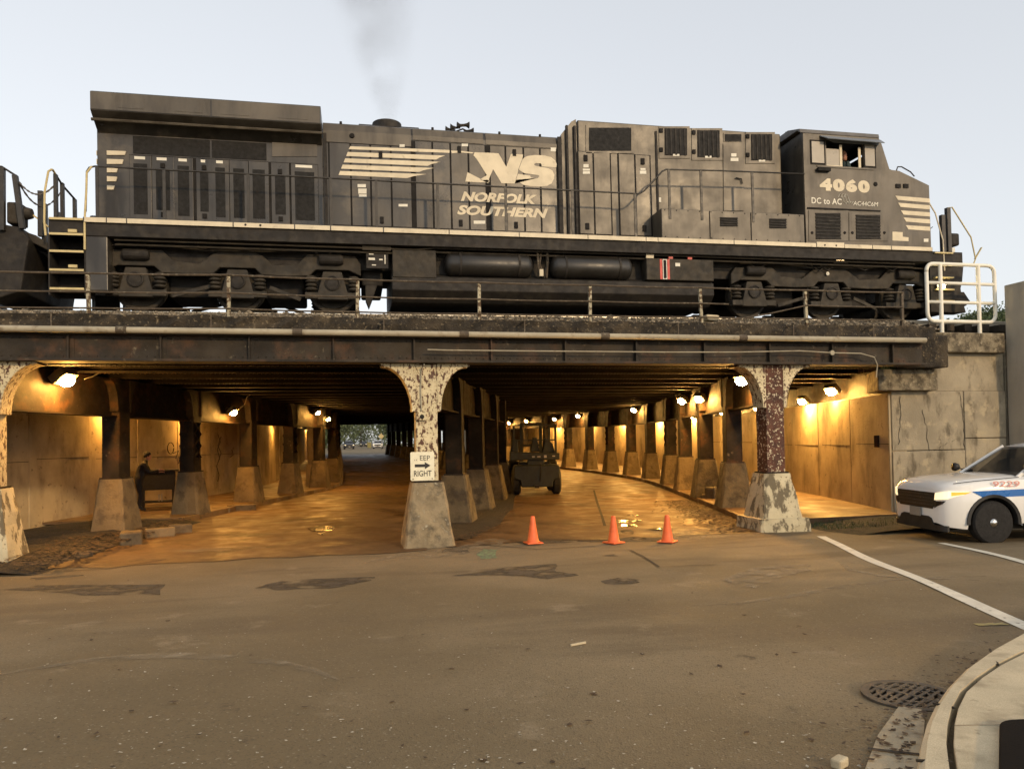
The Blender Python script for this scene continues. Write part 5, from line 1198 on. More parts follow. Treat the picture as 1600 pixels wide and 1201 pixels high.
# ---- tank and equipment between the trucks
part(MB().prism([(-1.40, 1.30), (-1.45, .80), (-1.40, .42), (-1.10, .20), (1.10, .20), (1.40, .42), (1.45, .80), (1.40, 1.30)], -3.55, 4.22, 'x'), 'fuel_tank', 'under_black', bevel=.02) if False else None
part(MB().prism([(-1.05, 1.38), (-1.10, .86), (-1.40, .74), (-1.42, .44), (-1.15, .20), (1.15, .20), (1.42, .44), (1.40, .80), (1.10, 1.38)], -3.55, 4.22, 'x'), 'fuel_tank', 'under_black', bevel=.02)
lrect(-3.53, -2.56, .72, 1.34, -1.10, .32, 'equipment_box', 'truck_steel', bevel=.015)
def cylinder_tank(x0, x1):
    r_ = .27; z = 1.06
    t_ = part(MB().lathe([(.001, x0), (.12, x0+.015), (.22, x0+.06), (r_, x0+.15), (r_, x1-.15), (.22, x1-.06), (.12, x1-.015), (.001, x1)], (0, -1.27, z), 'x', 28), 'air_tank', 'tank_black', smooth=True)
    for x in (x0+.35, x1-.35): part(MB().lathe([(r_+.012, x-.025), (r_+.012, x+.025)], (0, -1.27, z), 'x', 28), 'tank_strap', 'under_black', t_); part(MB().tube([(x, -1.27, z+.27), (x, -1.30, 1.42)], .015, 5), 'tank_hanger', 'under_black', t_)
cylinder_tank(-2.36, -.30); cylinder_tank(.12, 2.14)
for k in range(7):
    x = -.22+rnd.uniform(0, .32); part(MB().tube([(x, -1.30+rnd.uniform(-.08, .05), 1.40), (x+rnd.uniform(-.05, .05), -1.36, 1.15), (x+rnd.uniform(-.1, .1), -1.32, .80)], rnd.uniform(.012, .03), 6), 'pipe_cluster', rnd.choice(('truck_steel', 'under_black', 'rail_rust')))
lrect(-.16, -.07, .82, .98, -1.36, .05, 'valve', 'cream')
lrect(2.46, 4.20, .78, 1.30, -1.10, .36, 'gauge_box', 'truck_steel', bevel=.02)
for x in (2.80, 2.99): lrect(x, x+.06, .80, 1.28, -1.46, .008, 'sight_glass', 'red')
lrect(2.87, 2.98, .80, 1.28, -1.46, .012, 'sight_glass', 'decal'); lrect(2.89, 2.96, .82, 1.26, -1.472, .006, 'sight_glass', 'gap')
for x in (3.05, 3.55): part(MB().box(x, -1.42, 1.305, x+.11, -1.36, 1.40), 'fuel_cap', 'red')
lrect(2.47, 2.66, 1.305, 1.42, -1.38, .06, 'fuel_gauge', 'cream'); lrect(3.2, 3.32, 1.12, 1.20, -1.46, .006, 'notice', 'decal')
lrect(-4.18, -3.56, 1.30, 1.64, -1.28, .16, 'junction_box', 'truck_steel'); part(MB().box(-4.2, -.9, .62, -3.72, .9, 1.42), 'sand_box', 'under_black', bevel=.04); part(MB().prism([(-4.12, .64), (-3.86, .64), (-3.98, .30), (-4.05, .12), (-4.12, .30)], -.9, -.6, 'y'), 'rail_guard', 'under_black')
fr_ = lrect(-4.10, -3.62, .92, 1.29, -1.30, .05, 'valve_rack', 'under_black')
for x, z, w, h in ((-4.04, 1.22, .10, .02), (-4.05, 1.10, .14, .05), (-3.98, .98, .09, .02), (-3.82, 1.10, .08, .03), (-3.70, 1.02, .02, .20)): lrect(x, x+w, z, z+h, -1.35, .01, 'valve', 'decal', fr_)
# ---- exhaust plume above the stack
def smoke():
    m = bpy.data.materials.new('smoke'); m.use_nodes = True; t = m.node_tree; N = t.nodes; L = t.links; N.remove(N['Principled BSDF'])
    out = N['Material Output']; pv = N.new('ShaderNodeVolumePrincipled'); pv.inputs['Color'].default_value = (.30, .28, .26, 1); pv.inputs['Anisotropy'].default_value = .3
    tc = N.new('ShaderNodeTexCoord'); no = N.new('ShaderNodeTexNoise'); no.inputs['Scale'].default_value = 1.05; no.inputs['Detail'].default_value = 3; L.new(tc.outputs['Object'], no.inputs['Vector'])
    mr = N.new('ShaderNodeMapRange'); mr.inputs[1].default_value = .34; mr.inputs[2].default_value = .74; L.new(no.outputs['Fac'], mr.inputs[0])
    # fade towards the edge of the plume and with height, in the plume's own space
    sp = N.new('ShaderNodeSeparateXYZ'); L.new(tc.outputs['Object'], sp.inputs[0])
    def math_(op, a, b=None):
        n = N.new('ShaderNodeMath'); n.operation = op
        for i, q in enumerate((a, b)):
            if q is None: continue
            if isinstance(q, (int, float)): n.inputs[i].default_value = q
            else: L.new(q, n.inputs[i])
        return n.outputs[0]
    z = sp.outputs['Z']
    cx_ = math_('MULTIPLY', math_('MULTIPLY', z, z), -.012); cx2 = math_('ADD', cx_, math_('MULTIPLY', z, -.07))
    dx = math_('SUBTRACT', sp.outputs['X'], cx2); rad = math_('ADD', math_('MULTIPLY', z, .34), .30)
    r2 = math_('SQRT', math_('ADD', math_('MULTIPLY', dx, dx), math_('MULTIPLY', sp.outputs['Y'], sp.outputs['Y'])))
    q = math_('DIVIDE', r2, rad); fade = N.new('ShaderNodeMapRange'); fade.interpolation_type = 'SMOOTHSTEP'; fade.inputs[1].default_value = 1.0; fade.inputs[2].default_value = .15; L.new(q, fade.inputs[0])
    den = math_('MULTIPLY', math_('MULTIPLY', mr.outputs[0], fade.outputs[0]), math_('DIVIDE', .62, math_('ADD', math_('MULTIPLY', z, .30), .75)))
    L.new(den, pv.inputs['Density']); L.new(pv.outputs[0], out.inputs['Volume']); M['smoke'] = m
    mb = MB(); rings = []
    for k in range(9):
        z_ = .02+k*.75; c = -.012*z_*z_-.07*z_; r_ = .34*z_+.31; rings.append([(c+r_*cos(2*pi*i/16), r_*sin(2*pi*i/16), z_) for i in range(16)])
    mb.loft(rings); o = mb.build('exhaust_smoke', 'smoke'); o.location = (LX-3.52, LY, tz(0)+4.72)
    return tag(o, 'thin grey smoke rising from the exhaust stack of the locomotive', 'smoke', kind='stuff')
smoke()

# ================================================================== second locomotive, only its end in view
L2 = thing('locomotive', 'end of a second dark locomotive coupled behind, with handrails and safety chains', 'locomotive', (-12.95, LY, tz(-12.95)))
def p2(mb, name, mat, parent=None, **kw): return mb.build(name, mat, parent or L2, local=True, **kw)
# local x: 0 at -14; its end reaches local 6.1 (world -7.9)
p2(MB().box(-3, -1.5, 1.40, 4.6, 1.5, 1.72), 'frame', 'under_black', bevel=.02)
p2(MB().prism([(-3, 1.72), (3.4, 1.72), (3.5, 2.4), (3.3, 3.1), (-3, 3.3)], -.95, .95, 'y'), 'hood', 'loco_black', bevel=.05)
p2(MB().prism([(4.6, 1.66), (5.0, 1.60), (5.15, 1.35), (5.0, .30), (4.5, .12), (4.2, .2), (4.2, 1.66)], -1.40, 1.40, 'y'), 'end_sheet', 'under_black', bevel=.03)
p2(MB().prism([(4.62, 1.70), (5.20, 1.50), (5.55, 1.26), (5.5, 1.16), (5.1, 1.36), (4.62, 1.55)], -1.2, 1.2, 'y'), 'anticlimber', 'truck_steel', bevel=.02)
for x, y, z0, z1, lean in ((4.70, -1.46, 1.5, 2.76, 0), (5.06, -1.46, 1.55, 2.62, .13), (5.26, -1.1, 1.5, 2.44, 0), (5.06, -.36, 1.5, 2.40, 0), (5.05, .4, 1.5, 2.45, 0)):
    p2(MB().bar((x-lean, y, z1), (x, y, z0), .09, .10), 'rail_post', 'hand_metal')
p2(MB().tube([(3.4, -1.46, 2.85), (4.70, -1.46, 2.78), (4.94, -1.46, 2.62)], .024, 6), 'handrail', 'hand_metal')
p2(MB().lathe([(.10, 4.90), (.13, 5.02), (.10, 5.12)], (0, -1.15, 1.95), 'x', 14), 'marker_light', 'truck_steel'); p2(MB().box(4.7, -1.3, 1.70, 4.96, -.9, 2.14), 'end_box', 'truck_steel', bevel=.04)
p2(MB().bar((3.9, -1.45, 1.45), (4.55, -1.45, 1.85), .04, .03), 'cut_lever', 'step_yellow'); p2(MB().bar((5.1, -1.1, 1.95), (5.6, -1.1, 1.55), .04, .03), 'cut_lever', 'step_yellow')
for k, (y, s) in enumerate(((-.9, .28), (-.7, .36), (-.45, .22), (-.3, .42), (.4, .3), (.7, .36))):
    p2(MB().tube([(5.0, y, 1.35), (5.3, y-.03, 1.25-s*.3), (5.62+.05*k, y-.05, 1.02-s), (5.95, y, 1.25-s*.6), (6.25, y, 1.42)], .026, 6), 'air_hose', 'rubber')
p2(MB().box(4.9, -.14, .78, 6.3, .14, 1.12), 'coupler', 'under_black', bevel=.04)
for y0, y1, dz in ((-1.42, -1.24, .28), (-1.40, -.9, .46)):
    a = Vector((4.95, y0, 2.56)); b = Vector((5.61, y1, 2.60)); n = 20
    mb = MB()
    for k in range(n):
        t0, t1 = k/n, (k+1)/n; q = lambda t: a.lerp(b, t)-Vector((0, 0, dz*4*t*(1-t))); mb.bar(q(t0), q(t1), .018 if k % 2 else .034, .034 if k % 2 else .018)
    p2(mb, 'safety_chain', 'hand_metal')
p2(MB().prism([(-3, .9), (2.8, .9), (3.6, .55), (3.8, .25), (2.2, .2), (-3, .2)], -1.15, 1.15, 'y'), 'truck_frame', 'under_black', bevel=.03)
p2(MB().lathe([(.50, -.82), (.54, -.70), (.50, -.62)], (3.1, 0, .53), 'y', 24), 'wheel', 'truck_steel')
# the engine driver at the open window
def skin_figure(name, mat, nodes, edges, loc, label=None, cat=None, parent=None, root=0, sub=2):
    me = bpy.data.meshes.new(name); me.from_pydata([n[0] for n in nodes], edges, []); me.materials.append(M[mat])
    o = bpy.data.objects.new(name, me); COL.objects.link(o); o.location = loc
    sk = o.modifiers.new('skin', 'SKIN'); me.skin_vertices.new() if not me.skin_vertices else None
    for i, n in enumerate(nodes):
        sv = me.skin_vertices[0].data[i]; r_ = n[1]; sv.radius = (r_, r_) if isinstance(r_, (int, float)) else r_; sv.use_root = (i == root)
    s = o.modifiers.new('sub', 'SUBSURF'); s.levels = sub; s.render_levels = sub
    if parent: o.parent = parent
    if label: tag(o, label, cat)
    return o
def head_mb(c, s=1.0, yaw=0.0, cap=None):
    """a head with brow, nose, chin and ears; c = base of the skull's centre, facing local +x turned by yaw"""
    rings = []; prof = [(-.115, .035, .045, .03), (-.10, .055, .055, .025), (-.07, .070, .066, .012), (-.03, .080, .074, .004), (.01, .086, .078, 0), (.05, .088, .079, -.004), (.09, .078, .070, -.008), (.115, .050, .046, -.010), (.125, .012, .012, -.01)]
    for z, rx, ry, ox in prof: rings.append([(ox+rx*cos(2*pi*k/14), ry*sin(2*pi*k/14), z) for k in range(14)])
    mb = MB(); mb.loft(rings)
    mb.add([(.078, -.014, .015), (.078, .014, .015), (.112, 0, -.028), (.085, -.018, -.035), (.085, .018, -.035)], [(0, 2, 1), (0, 3, 2), (1, 2, 4), (3, 4, 2)])
    for sg in (-1, 1): mb.obox((0, sg*.082, -.005), (.03, .012, .055))
    ca, sa = cos(yaw), sin(yaw); mb.v = [(c[0]+s*(p[0]*ca-p[1]*sa), c[1]+s*(p[0]*sa+p[1]*ca), c[2]+s*p[2]) for p in mb.v]; return mb
def hair_mb(c, s=1.0, yaw=0.0, low=-.02):
    rings = []
    for z, r_ in ((low, .090), (.03, .096), (.07, .094), (.10, .078), (.128, .045), (.138, .01)): rings.append([(-.018+r_*1.02*cos(2*pi*k/14), r_*.92*sin(2*pi*k/14), z+(.035 if cos(2*pi*k/14) > .55 and z < .04 else 0)) for k in range(14)])
    mb = MB(); mb.loft(rings); ca, sa = cos(yaw), sin(yaw); mb.v = [(c[0]+s*(p[0]*ca-p[1]*sa), c[1]+s*(p[0]*sa+p[1]*ca), c[2]+s*p[2]) for p in mb.v]; return mb
dp = at_y(1317, 262, LY-1.15)
DR = thing('person', 'person in a dark teal jacket seated at the open window of the locomotive cab', 'person', (dp.x, LY-1.15, dp.z-.45))
skin_figure('body', 'teal_cloth', [((0,0,.05),.17),((.0,0,.25),.16),((.0,0,.45),.16),((-.01,0,.56),.09),((-.01,0,.62),.055),((.0,-.17,.50),.075),((.05,-.22,.28),.058),((.26,-.16,.20),.042),((.36,-.14,.22),.035),((.0,.17,.50),.075),((.08,.22,.28),.058),((.28,.15,.25),.042),((.4,.12,.28),.035),((.2,-.1,.0),.10),((.5,-.1,.0),.08),((.2,.1,.0),.10),((.5,.1,.0),.08)],
    [(0,1),(1,2),(2,3),(3,4),(2,5),(5,6),(6,7),(7,8),(2,9),(9,10),(10,11),(11,12),(0,13),(13,14),(0,15),(15,16)], (0,0,0), parent=DR)
head_mb((.02, 0, .74), 1.05, -.35).build('head', 'skin', DR, local=True, smooth=True); hair_mb((.02, 0, .745), 1.05, -.35).build('hair', 'hair', DR, local=True, smooth=True)
qd = (dp.x-LX, 0); part(MB().box(qd[0]-.28, -1.40, 2.90, qd[0]+.22, -.85, 3.36), 'driver_seat', 'dark_cloth', bevel=.04); part(MB().box(qd[0]-.36, -1.38, 3.36, qd[0]-.26, -.88, 3.72), 'seat_back', 'dark_cloth', bevel=.03)
# ================================================================== cars
def lin(P, x):
    if x <= P[0][0]: return P[0][1]
    for i in range(len(P)-1):
        if x <= P[i+1][0]:
            t = (x-P[i][0])/(P[i+1][0]-P[i][0]); t = t*t*(3-2*t) if False else t; return P[i][1]+(P[i+1][1]-P[i][1])*t
    return P[-1][1]
def make_suv(name, label, paint, police=False, group=None, simple=False):
    """local x from the front bumper (0) to the tail (5.0), y across, z up"""
    t = thing(name, label, 'car', (0, 0, 0), group)
    Lc = 4.98; FA, RA = .88, 3.78; WR_ = .375; AR = .455
    wid = [(0,.70),(.04,.80),(.12,.88),(.28,.945),(.5,.975),(.95,.995),(2.4,1.0),(3.8,.995),(4.5,.96),(4.85,.90),(4.98,.78)]
    top = [(0,.95),(.05,1.03),(.16,1.085),(.5,1.135),(.95,1.165),(1.35,1.19),(1.5,1.19),(3.0,1.20),(4.5,1.20),(4.8,1.18),(4.98,1.10)]
    belt = [(0,.89),(.2,1.01),(.6,1.05),(1.4,1.11),(3.0,1.13),(4.98,1.10)]
    bot = [(0,.36),(.1,.30),(.35,.27),(.5,.26),(4.5,.28),(4.85,.34),(4.98,.42)]
    st = sorted(set([0,.02,.05,.09,.14,.2,.28,.36,.42]+[FA-AR+.91*k/14 for k in range(15)]+[1.5,1.7,2.0,2.4,2.8,3.2]+[RA-AR+.91*k/14 for k in range(15)]+[4.4,4.6,4.75,4.85,4.92,4.96,4.98]))
    def rings_for(inset=0.0):
        rings = []
        for x in st:
            w, tp, bl, b = lin(wid, x), lin(top, x), lin(belt, x), lin(bot, x)
            for ax_ in (FA, RA):
                if abs(x-ax_) < AR: b = max(b, WR_+math.sqrt(max(0, AR*AR-(x-ax_)**2)))
            b = min(b, bl-.06); mid = max(b+.02, .62)
            half = [(w*.95, b), (w*.985, b+(mid-b)*.3), (w*1.0, mid), (w*.995, (mid+bl)/2), (w*.965, bl), (w*.91, bl+(tp-bl)*.45), (w*.72, tp-.012), (w*.40, tp), (0, tp+.006)]
            rings.append([(x, -y, z) for y, z in half]+[(x, y, z) for y, z in half[-2::-1]])
        return rings
    rg = rings_for(); mb = MB(); n = len(rg[0]); mb.loft(rg, close=False, caps=False); mb.f.append(tuple(range(n))); mb.f.append(tuple(range((len(rg)-1)*n, len(rg)*n))[::-1])
    body = mb.build('body', paint, t, local=True, smooth=True, fix=True)
    es = body.modifiers.new('split', 'EDGE_SPLIT'); es.split_angle = R(42)
    # dark floor and wheel houses
    MB().box(.3, -.80, .25, 4.7, .80, .62).build('underbody', 'car_black', t, local=True)
    for ax_ in (FA, RA): MB().box(ax_-.5, -.74, .3, ax_+.5, .74, .95).build('wheel_housing', 'gap', t, local=True)
    # greenhouse
    gh = [(1.42,.86,1.13),(1.55,.84,1.19),(2.22,.70,1.66),(2.42,.68,1.705),(3.0,.68,1.745),(3.8,.67,1.735),(4.4,.65,1.69),(4.62,.64,1.62),(4.84,.74,1.22)]
    # roof
    rf_ = MB(); rgs = []
    for x, w, z in [g_ for g_ in gh if 2.2 <= g_[0] <= 4.65]: rgs.append([(x, -w, z-.03), (x, -w*.85, z+.005), (x, -w*.4, z+.028), (x, 0, z+.033), (x, w*.4, z+.028), (x, w*.85, z+.005), (x, w, z-.03), (x, w*.9, z-.05), (x, 0, z-.02), (x, -w*.9, z-.05)])
    rf_.loft(rgs); rf_.build('roof', paint, t, local=True, smooth=True, fix=True).modifiers.new('split', 'EDGE_SPLIT').split_angle = R(45)
    bz0 = lambda x: lin(belt, x)+.02
    MB().sheet([(1.40,-.80,1.15),(1.40,.80,1.15),(2.22,.64,1.66),(2.22,-.64,1.66)]).build('windscreen', 'car_glass', t, local=True)
    MB().sheet([(4.86,-.72,1.20),(4.62,-.60,1.62),(4.62,.60,1.62),(4.86,.72,1.20)]).build('rear_window', 'car_glass', t, local=True)
    for s in (-1, 1):
        for a, b_, c_, d_ in ((1.78, 2.92, 2.95, 2.35), (3.02, 3.86, 3.84, 3.00), (3.94, 4.66, 4.48, 3.92)):
            q = [(a, s*.925, bz0(a)), (b_, s*.925, bz0(b_)), (c_, s*.70, 1.68), (d_, s*.70, 1.665)]
            MB().sheet(q if s < 0 else q[::-1]).build('side_window', 'car_glass', t, local=True)
        for (a, za, wa), (b_, zb, wb), r_ in (((1.40,1.13,.86),(2.24,1.67,.685),.05), ((2.98,1.12,.925),(2.97,1.70,.69),.05), ((3.90,1.13,.925),(3.88,1.69,.685),.05), ((4.86,1.18,.77),(4.60,1.63,.645),.07)):
            MB().bar((a, s*wa, za), (b_, s*wb, zb), r_, r_*1.3).build('pillar', paint if a < 1.5 or a > 4 else 'car_black', t, local=True, bevel=.012)
    # interior block so that one does not look through an empty shell
    MB().box(1.6, -.72, .7, 4.6, .72, 1.05).build('cabin', 'car_black', t, local=True)
    for x, y in ((2.45, -.38), (2.45, .38), (3.4, -.38), (3.4, .38)):
        MB().hexa([(x, y-.24, 1.0), (x+.16, y-.24, 1.0), (x+.16, y+.24, 1.0), (x, y+.24, 1.0)], [(x+.16, y-.2, 1.46), (x+.26, y-.2, 1.46), (x+.26, y+.2, 1.46), (x+.16, y+.2, 1.46)]).build('seat', 'car_black', t, local=True, bevel=.03)
    MB().lathe([(.17, 0), (.19, .02), (.17, .04)], (2.05, -.38, 1.1), 'x', 16).build('steering_wheel', 'car_black', t, local=True)
    # wheels
    for ax_ in (FA, RA):
        for s in (-1, 1):
            w_ = thing('wheel_tmp', 'x', 'x'); bpy.data.objects.remove(w_)
            y0 = s*.74
            w = MB().lathe([(.24, y0), (.33, y0), (WR_, y0+s*.04), (WR_, y0+s*.20), (.345, y0+s*.235), (.27, y0+s*.24)], (ax_, 0, WR_), 'y', 36).build('wheel', 'rubber', t, local=True, smooth=False)
            MB().lathe([(.27, y0+s*.235), (.25, y0+s*.21), (.17, y0+s*.16), (.11, y0+s*.20), (.10, y0+s*.215), (.001, y0+s*.217)], (ax_, 0, WR_), 'y', 28).build('rim', 'steel_wheel' if police else 'chrome', w, local=True)
            if police: MB().lathe([(.078, y0+s*.216), (.072, y0+s*.245), (.03, y0+s*.262), (.001, y0+s*.265)], (ax_, 0, WR_), 'y', 18).build('hub_cap', 'chrome', w, local=True, smooth=True)
            for k in range(8):
                a = k*pi/4+.2; MB().lathe([(.026, y0+s*.193), (.024, y0+s*.199)], (ax_+.175*cos(a), 0, WR_+.175*sin(a)), 'y', 8).build('rim_hole', 'gap', w, local=True) if (police and s < 0) else None
    # black arch trims
    if True:
        for ax_ in (FA, RA):
            for s in (-1, 1):
                mb = MB(); rings = []
                for k in range(17):
                    a = pi*(-.02+1.04*k/16); co, si = cos(a), sin(a); x = ax_-co*AR
                    ring = []
                    for rr__, yy in ((AR-.035, .90), (AR-.015, 1.0), (AR+.035, 1.012), (AR+.045, .97)):
                        ww = lin(wid, ax_-co*rr__); ring.append((ax_-co*rr__, s*min(yy, ww+.016)*1.0, WR_+si*rr__))
                    rings.append(ring)
                mb.loft(rings, close=True, caps=True); mb.build('arch_trim', 'car_black', t, local=True, fix=True)
    # front: grille, lamps, bumper, plate
    def xw(y):      # depth of the nose surface at half width y
        y = abs(y)
        for i in range(len(wid)-1):
            if wid[i][1] <= y <= wid[i+1][1]: return wid[i][0]+(wid[i+1][0]-wid[i][0])*(y-wid[i][1])/(wid[i+1][1]-wid[i][1])
        return 0.0
    def wrap(poly, off, name, mat, parent=None, thick=.02):
        """a plate bent round the nose: poly of (y, z)"""
        mb = MB(); bm = bmesh.new(); vs = [bm.verts.new((0, p[0], p[1])) for p in poly]; bm.faces.new(vs)
        k = -1.0
        while k < 1.0:
            bmesh.ops.bisect_plane(bm, geom=bm.verts[:]+bm.edges[:]+bm.faces[:], plane_co=(0, k, 0), plane_no=(0, 1, 0)); k += .045
        for v in bm.verts: v.co.x = xw(v.co.y)*1.0-off*1.0 + .02*abs(v.co.y)*0
        bm.normal_update(); r_ = bmesh.ops.extrude_face_region(bm, geom=bm.faces[:])
        for v in [e for e in r_['geom'] if isinstance(e, bmesh.types.BMVert)]: v.co.x += thick+off
        bmesh.ops.recalc_face_normals(bm, faces=bm.faces)
        me = bpy.data.meshes.new(name); bm.to_mesh(me); bm.free(); me.materials.append(M[mat]); o = bpy.data.objects.new(name, me); COL.objects.link(o); o.parent = parent or t; return o
    wrap([(-.56,.60),(.56,.60),(.66,.72),(.64,.89),(-.64,.89),(-.66,.72)], .012, 'grille', 'car_gloss_black')
    for z in (.66, .72, .78, .84):
        wrap([(-.60,z),(.60,z),(.60,z+.012),(-.60,z+.012)], .022, 'grille_bar', 'steel_wheel')
    wrap([(-.60,.32),(.60,.32),(.52,.43),(.42,.46),(-.42,.46),(-.52,.43)], .016, 'lower_grille', 'car_black')
    wrap([(-.86,.22),(.86,.22),(.86,.32),(-.86,.32)], .014, 'lower_lip', 'car_black')
    for s in (-1, 1):
        hl = wrap([(s*.63,.76),(s*.86,.79),(s*.955,.87),(s*.965,.915),(s*.88,.925),(s*.66,.885)], .014, 'headlight', 'head_lamp')
        wrap([(s*.90,.84),(s*.955,.87),(s*.970,.912),(s*.90,.912)], .020, 'indicator', 'amber_lamp', hl)
        wrap([(s*.62,.62),(s*.80,.70),(s*.84,.755),(s*.64,.74)], .014, 'fog_lamp_recess', 'car_gloss_black')
        m_ = MB().obox((1.72, s*1.08, 1.16), (.16, .20, .15)).build('mirror', 'car_black', t, local=True, bevel=.04, seg=3); MB().bar((1.74, s*.93, 1.11), (1.74, s*1.02, 1.13), .05, .05).build('mirror_arm', 'car_black', m_, local=True)
        for x in (2.25, 3.25): MB().box(x+.62, s*1.0-.012, .93, x+.80, s*1.0+.016, .965).build('door_handle', 'car_black', t, local=True, bevel=.008)
        for x in (1.68, 2.95, 3.88): MB().box(x, s*1.002-.004, .40, x+.012, s*1.002+.004, lin(belt, x)-.02).build('door_gap', 'gap', t, local=True)
        MB().box(1.42, s*.985-.02, .255, 3.36, s*.985+.02, .36).build('sill_trim', 'car_black', t, local=True)
        MB().box(4.88, s*.80-.12, .80, 4.97, s*.80+.10, 1.02).build('tail_lamp', 'red', t, local=True, bevel=.02)
    for s in (-1, 1):
        mb = MB(); pts = [(x, s*lin(wid, x)*.925, lin(belt, x)+(lin(top, x)-lin(belt, x))*.40+.012) for x in (.22, .4, .6, .8, 1.0, 1.2, 1.4)]; mb.tube(pts, .006, 4); mb.build('bonnet_seam', 'gap', t, local=True)
    mb = MB(); mb.box(-.045, -.20, .44, -.02, .16, .60) ; mb.build('number_plate', 'grey_panel', t, local=True, bevel=.005)
    if police:
        for s in (-1, 1):
            # blue side band following the flank, pointed at the front
            xs = [.50+.10*k for k in range(42)]; mb = MB()
            for x in xs:
                w = lin(wid, x)*1.0+.006; z1 = .925+.03*(x-.5); z0 = z1-.12 if x > .70 else z1-.12*(x-.50)/.20-.004
                mb.v += [(x, s*w, z0), (x, s*w, z1)]
            for i in range(len(xs)-1): mb.f.append((2*i, 2*i+2, 2*i+3, 2*i+1) if s < 0 else (2*i, 2*i+1, 2*i+3, 2*i+2))
            mb.build('blue_band', 'car_blue', t, local=True)
        put_text('9229', .2, .86, .995, -1.0, 'number_red', 'lettering', t, width=.50, height=.10, local=True, lift=.004, bold=.002)
        sp_ = MB().lathe([(.07, 1.36), (.085, 1.40), (.06, 1.47), (.02, 1.50)], (0, .98, 1.27), 'x', 14).build('spot_lamp', 'car_black', t, local=True, smooth=True); MB().bar((1.46, .96, 1.25), (1.60, .86, 1.19), .02, .02).build('arm', 'car_black', sp_, local=True)
        sp_ = MB().lathe([(.07, 1.56), (.085, 1.60), (.06, 1.67), (.02, 1.70)], (0, -.90, 1.32), 'x', 14).build('spot_lamp', 'chrome', t, local=True, smooth=True)
        MB().box(2.75, -.56, 1.80, 3.02, .56, 1.90).build('light_bar', 'car_dark', t, local=True, bevel=.03); MB().box(2.83, -.4, 1.76, 2.94, .4, 1.80).build('light_bar_mount', 'car_black', t, local=True)
    return t
SU = make_suv('police_car', 'white police sport utility car with blue side band and number 9229 by the concrete wall', 'car_white', police=True)
fw = ground(1546, 846)                                          # foot of its front wheel
SU.location = (fw.x-.56, fw.y+1.13, gtop(fw.x, fw.y+.9)+.004)
SU.rotation_euler = (0, 0, R(-11.0)); SU.scale = (1, 1, 1.06)
# ================================================================== traffic cones
cones = [((833,850), 'orange traffic cone standing nearest the middle column'), ((959,847), 'orange traffic cone between the two other cones'), ((1043,845), 'orange traffic cone standing nearest the rusty right column')]
for i, (px, lab) in enumerate(cones):
    p = ground(*px); c = thing('traffic_cone', lab, 'cone', (p.x, p.y, gtop(p.x, p.y)+.02), 'orange cones closing the right roadway', rotz=.1+i*.35)
    b = .165; mb = MB(); mb.hexa([(-b,-b,0),(b,-b,0),(b,b,0),(-b,b,0)], [(-b*.96,-b*.96,.025),(b*.96,-b*.96,.025),(b*.96,b*.96,.025),(-b*.96,b*.96,.025)]); mb.build('base', 'cone_orange', c, local=True, bevel=.008)
    MB().lathe([(.125,.025),(.118,.045),(.112,.05),(.085,.22),(.058,.40),(.040,.525),(.036,.53),(.026,.53),(.026,.50)], (0,0,0), 'z', 28).build('body', 'cone_orange', c, local=True, smooth=True).modifiers.new('s', 'EDGE_SPLIT').split_angle = R(50)

# ================================================================== forklift in the right bay
fp = ground(838, 772); FK = thing('forklift', 'dark rough-terrain forklift parked in the right roadway, seen from behind', 'forklift', (fp.x, fp.y, gtop(fp.x, fp.y)+.016), rotz=R(-10))
def fk(mb, name, mat='lift_green', **kw): return mb.build(name, mat, FK, local=True, **kw)
for s in (-1, 1):
    w = fk(MB().lathe([(.20, s*.62), (.42, s*.60), (.50, s*.66), (.50, s*.86), (.42, s*.92), (.20, s*.90)], (0, 0, .50), 'x', 28), 'wheel', 'rubber'); MB().lathe([(.22, s*.905), (.10, s*.93), (.001, s*.93)], (0, 0, .50), 'x', 16).build('rim', 'lift_green', w, local=True)
    w = fk(MB().lathe([(.26, s*.60), (.56, s*.58), (.64, s*.66), (.64, s*.92), (.56, s*.98), (.26, s*.96)], (0, 2.1, .64), 'x', 28), 'wheel', 'rubber'); MB().lathe([(.28, s*.965), (.12, s*.98), (.001, s*.98)], (0, 2.1, .64), 'x', 16).build('rim', 'lift_green', w, local=True)
fk(MB().prism([(-.58,.30),(.58,.30),(.62,.55),(.86,.62),(.86,1.05),(.80,1.12),(-.80,1.12),(-.86,1.05),(-.86,.62),(-.62,.55)], -.55, .5, 'y'), 'counterweight', bevel=.04)
fk(MB().box(-.60, .5, .45, .60, 2.6, 1.20), 'chassis', bevel=.03)
fk(MB().prism([(-.98,1.30),(.90,1.30),(.90,1.55),(-.98,1.62)], -.20, .5, 'y'), 'hood', bevel=.03)
fk(MB().box(-.30, -.1, 1.12, .30, .4, 1.31), 'radiator_neck')
for x, z, w_, h_ in ((-.15, 1.40, .10, .05), (.05, 1.40, .12, .05), (.30, 1.38, .10, .10), (.62, 1.42, .10, .04)): fk(MB().box(x, -.212, z, x+w_, -.201, z+h_), 'plate', 'grey_panel')
fk(MB().prism([(-.16,1.6),(.20,1.6),(.10,2.15),(-.06,2.15)], .6, 1.1, 'y'), 'seat', bevel=.03); fk(MB().prism([(-.95,1.55),(-.62,1.55),(-.66,2.1),(-.86,2.1)], .4, 1.0, 'y'), 'side_tank', bevel=.03); fk(MB().prism([(.28,1.55),(.78,1.55),(.70,1.9),(.42,2.15)], .4, 1.0, 'y'), 'control_box', bevel=.03)
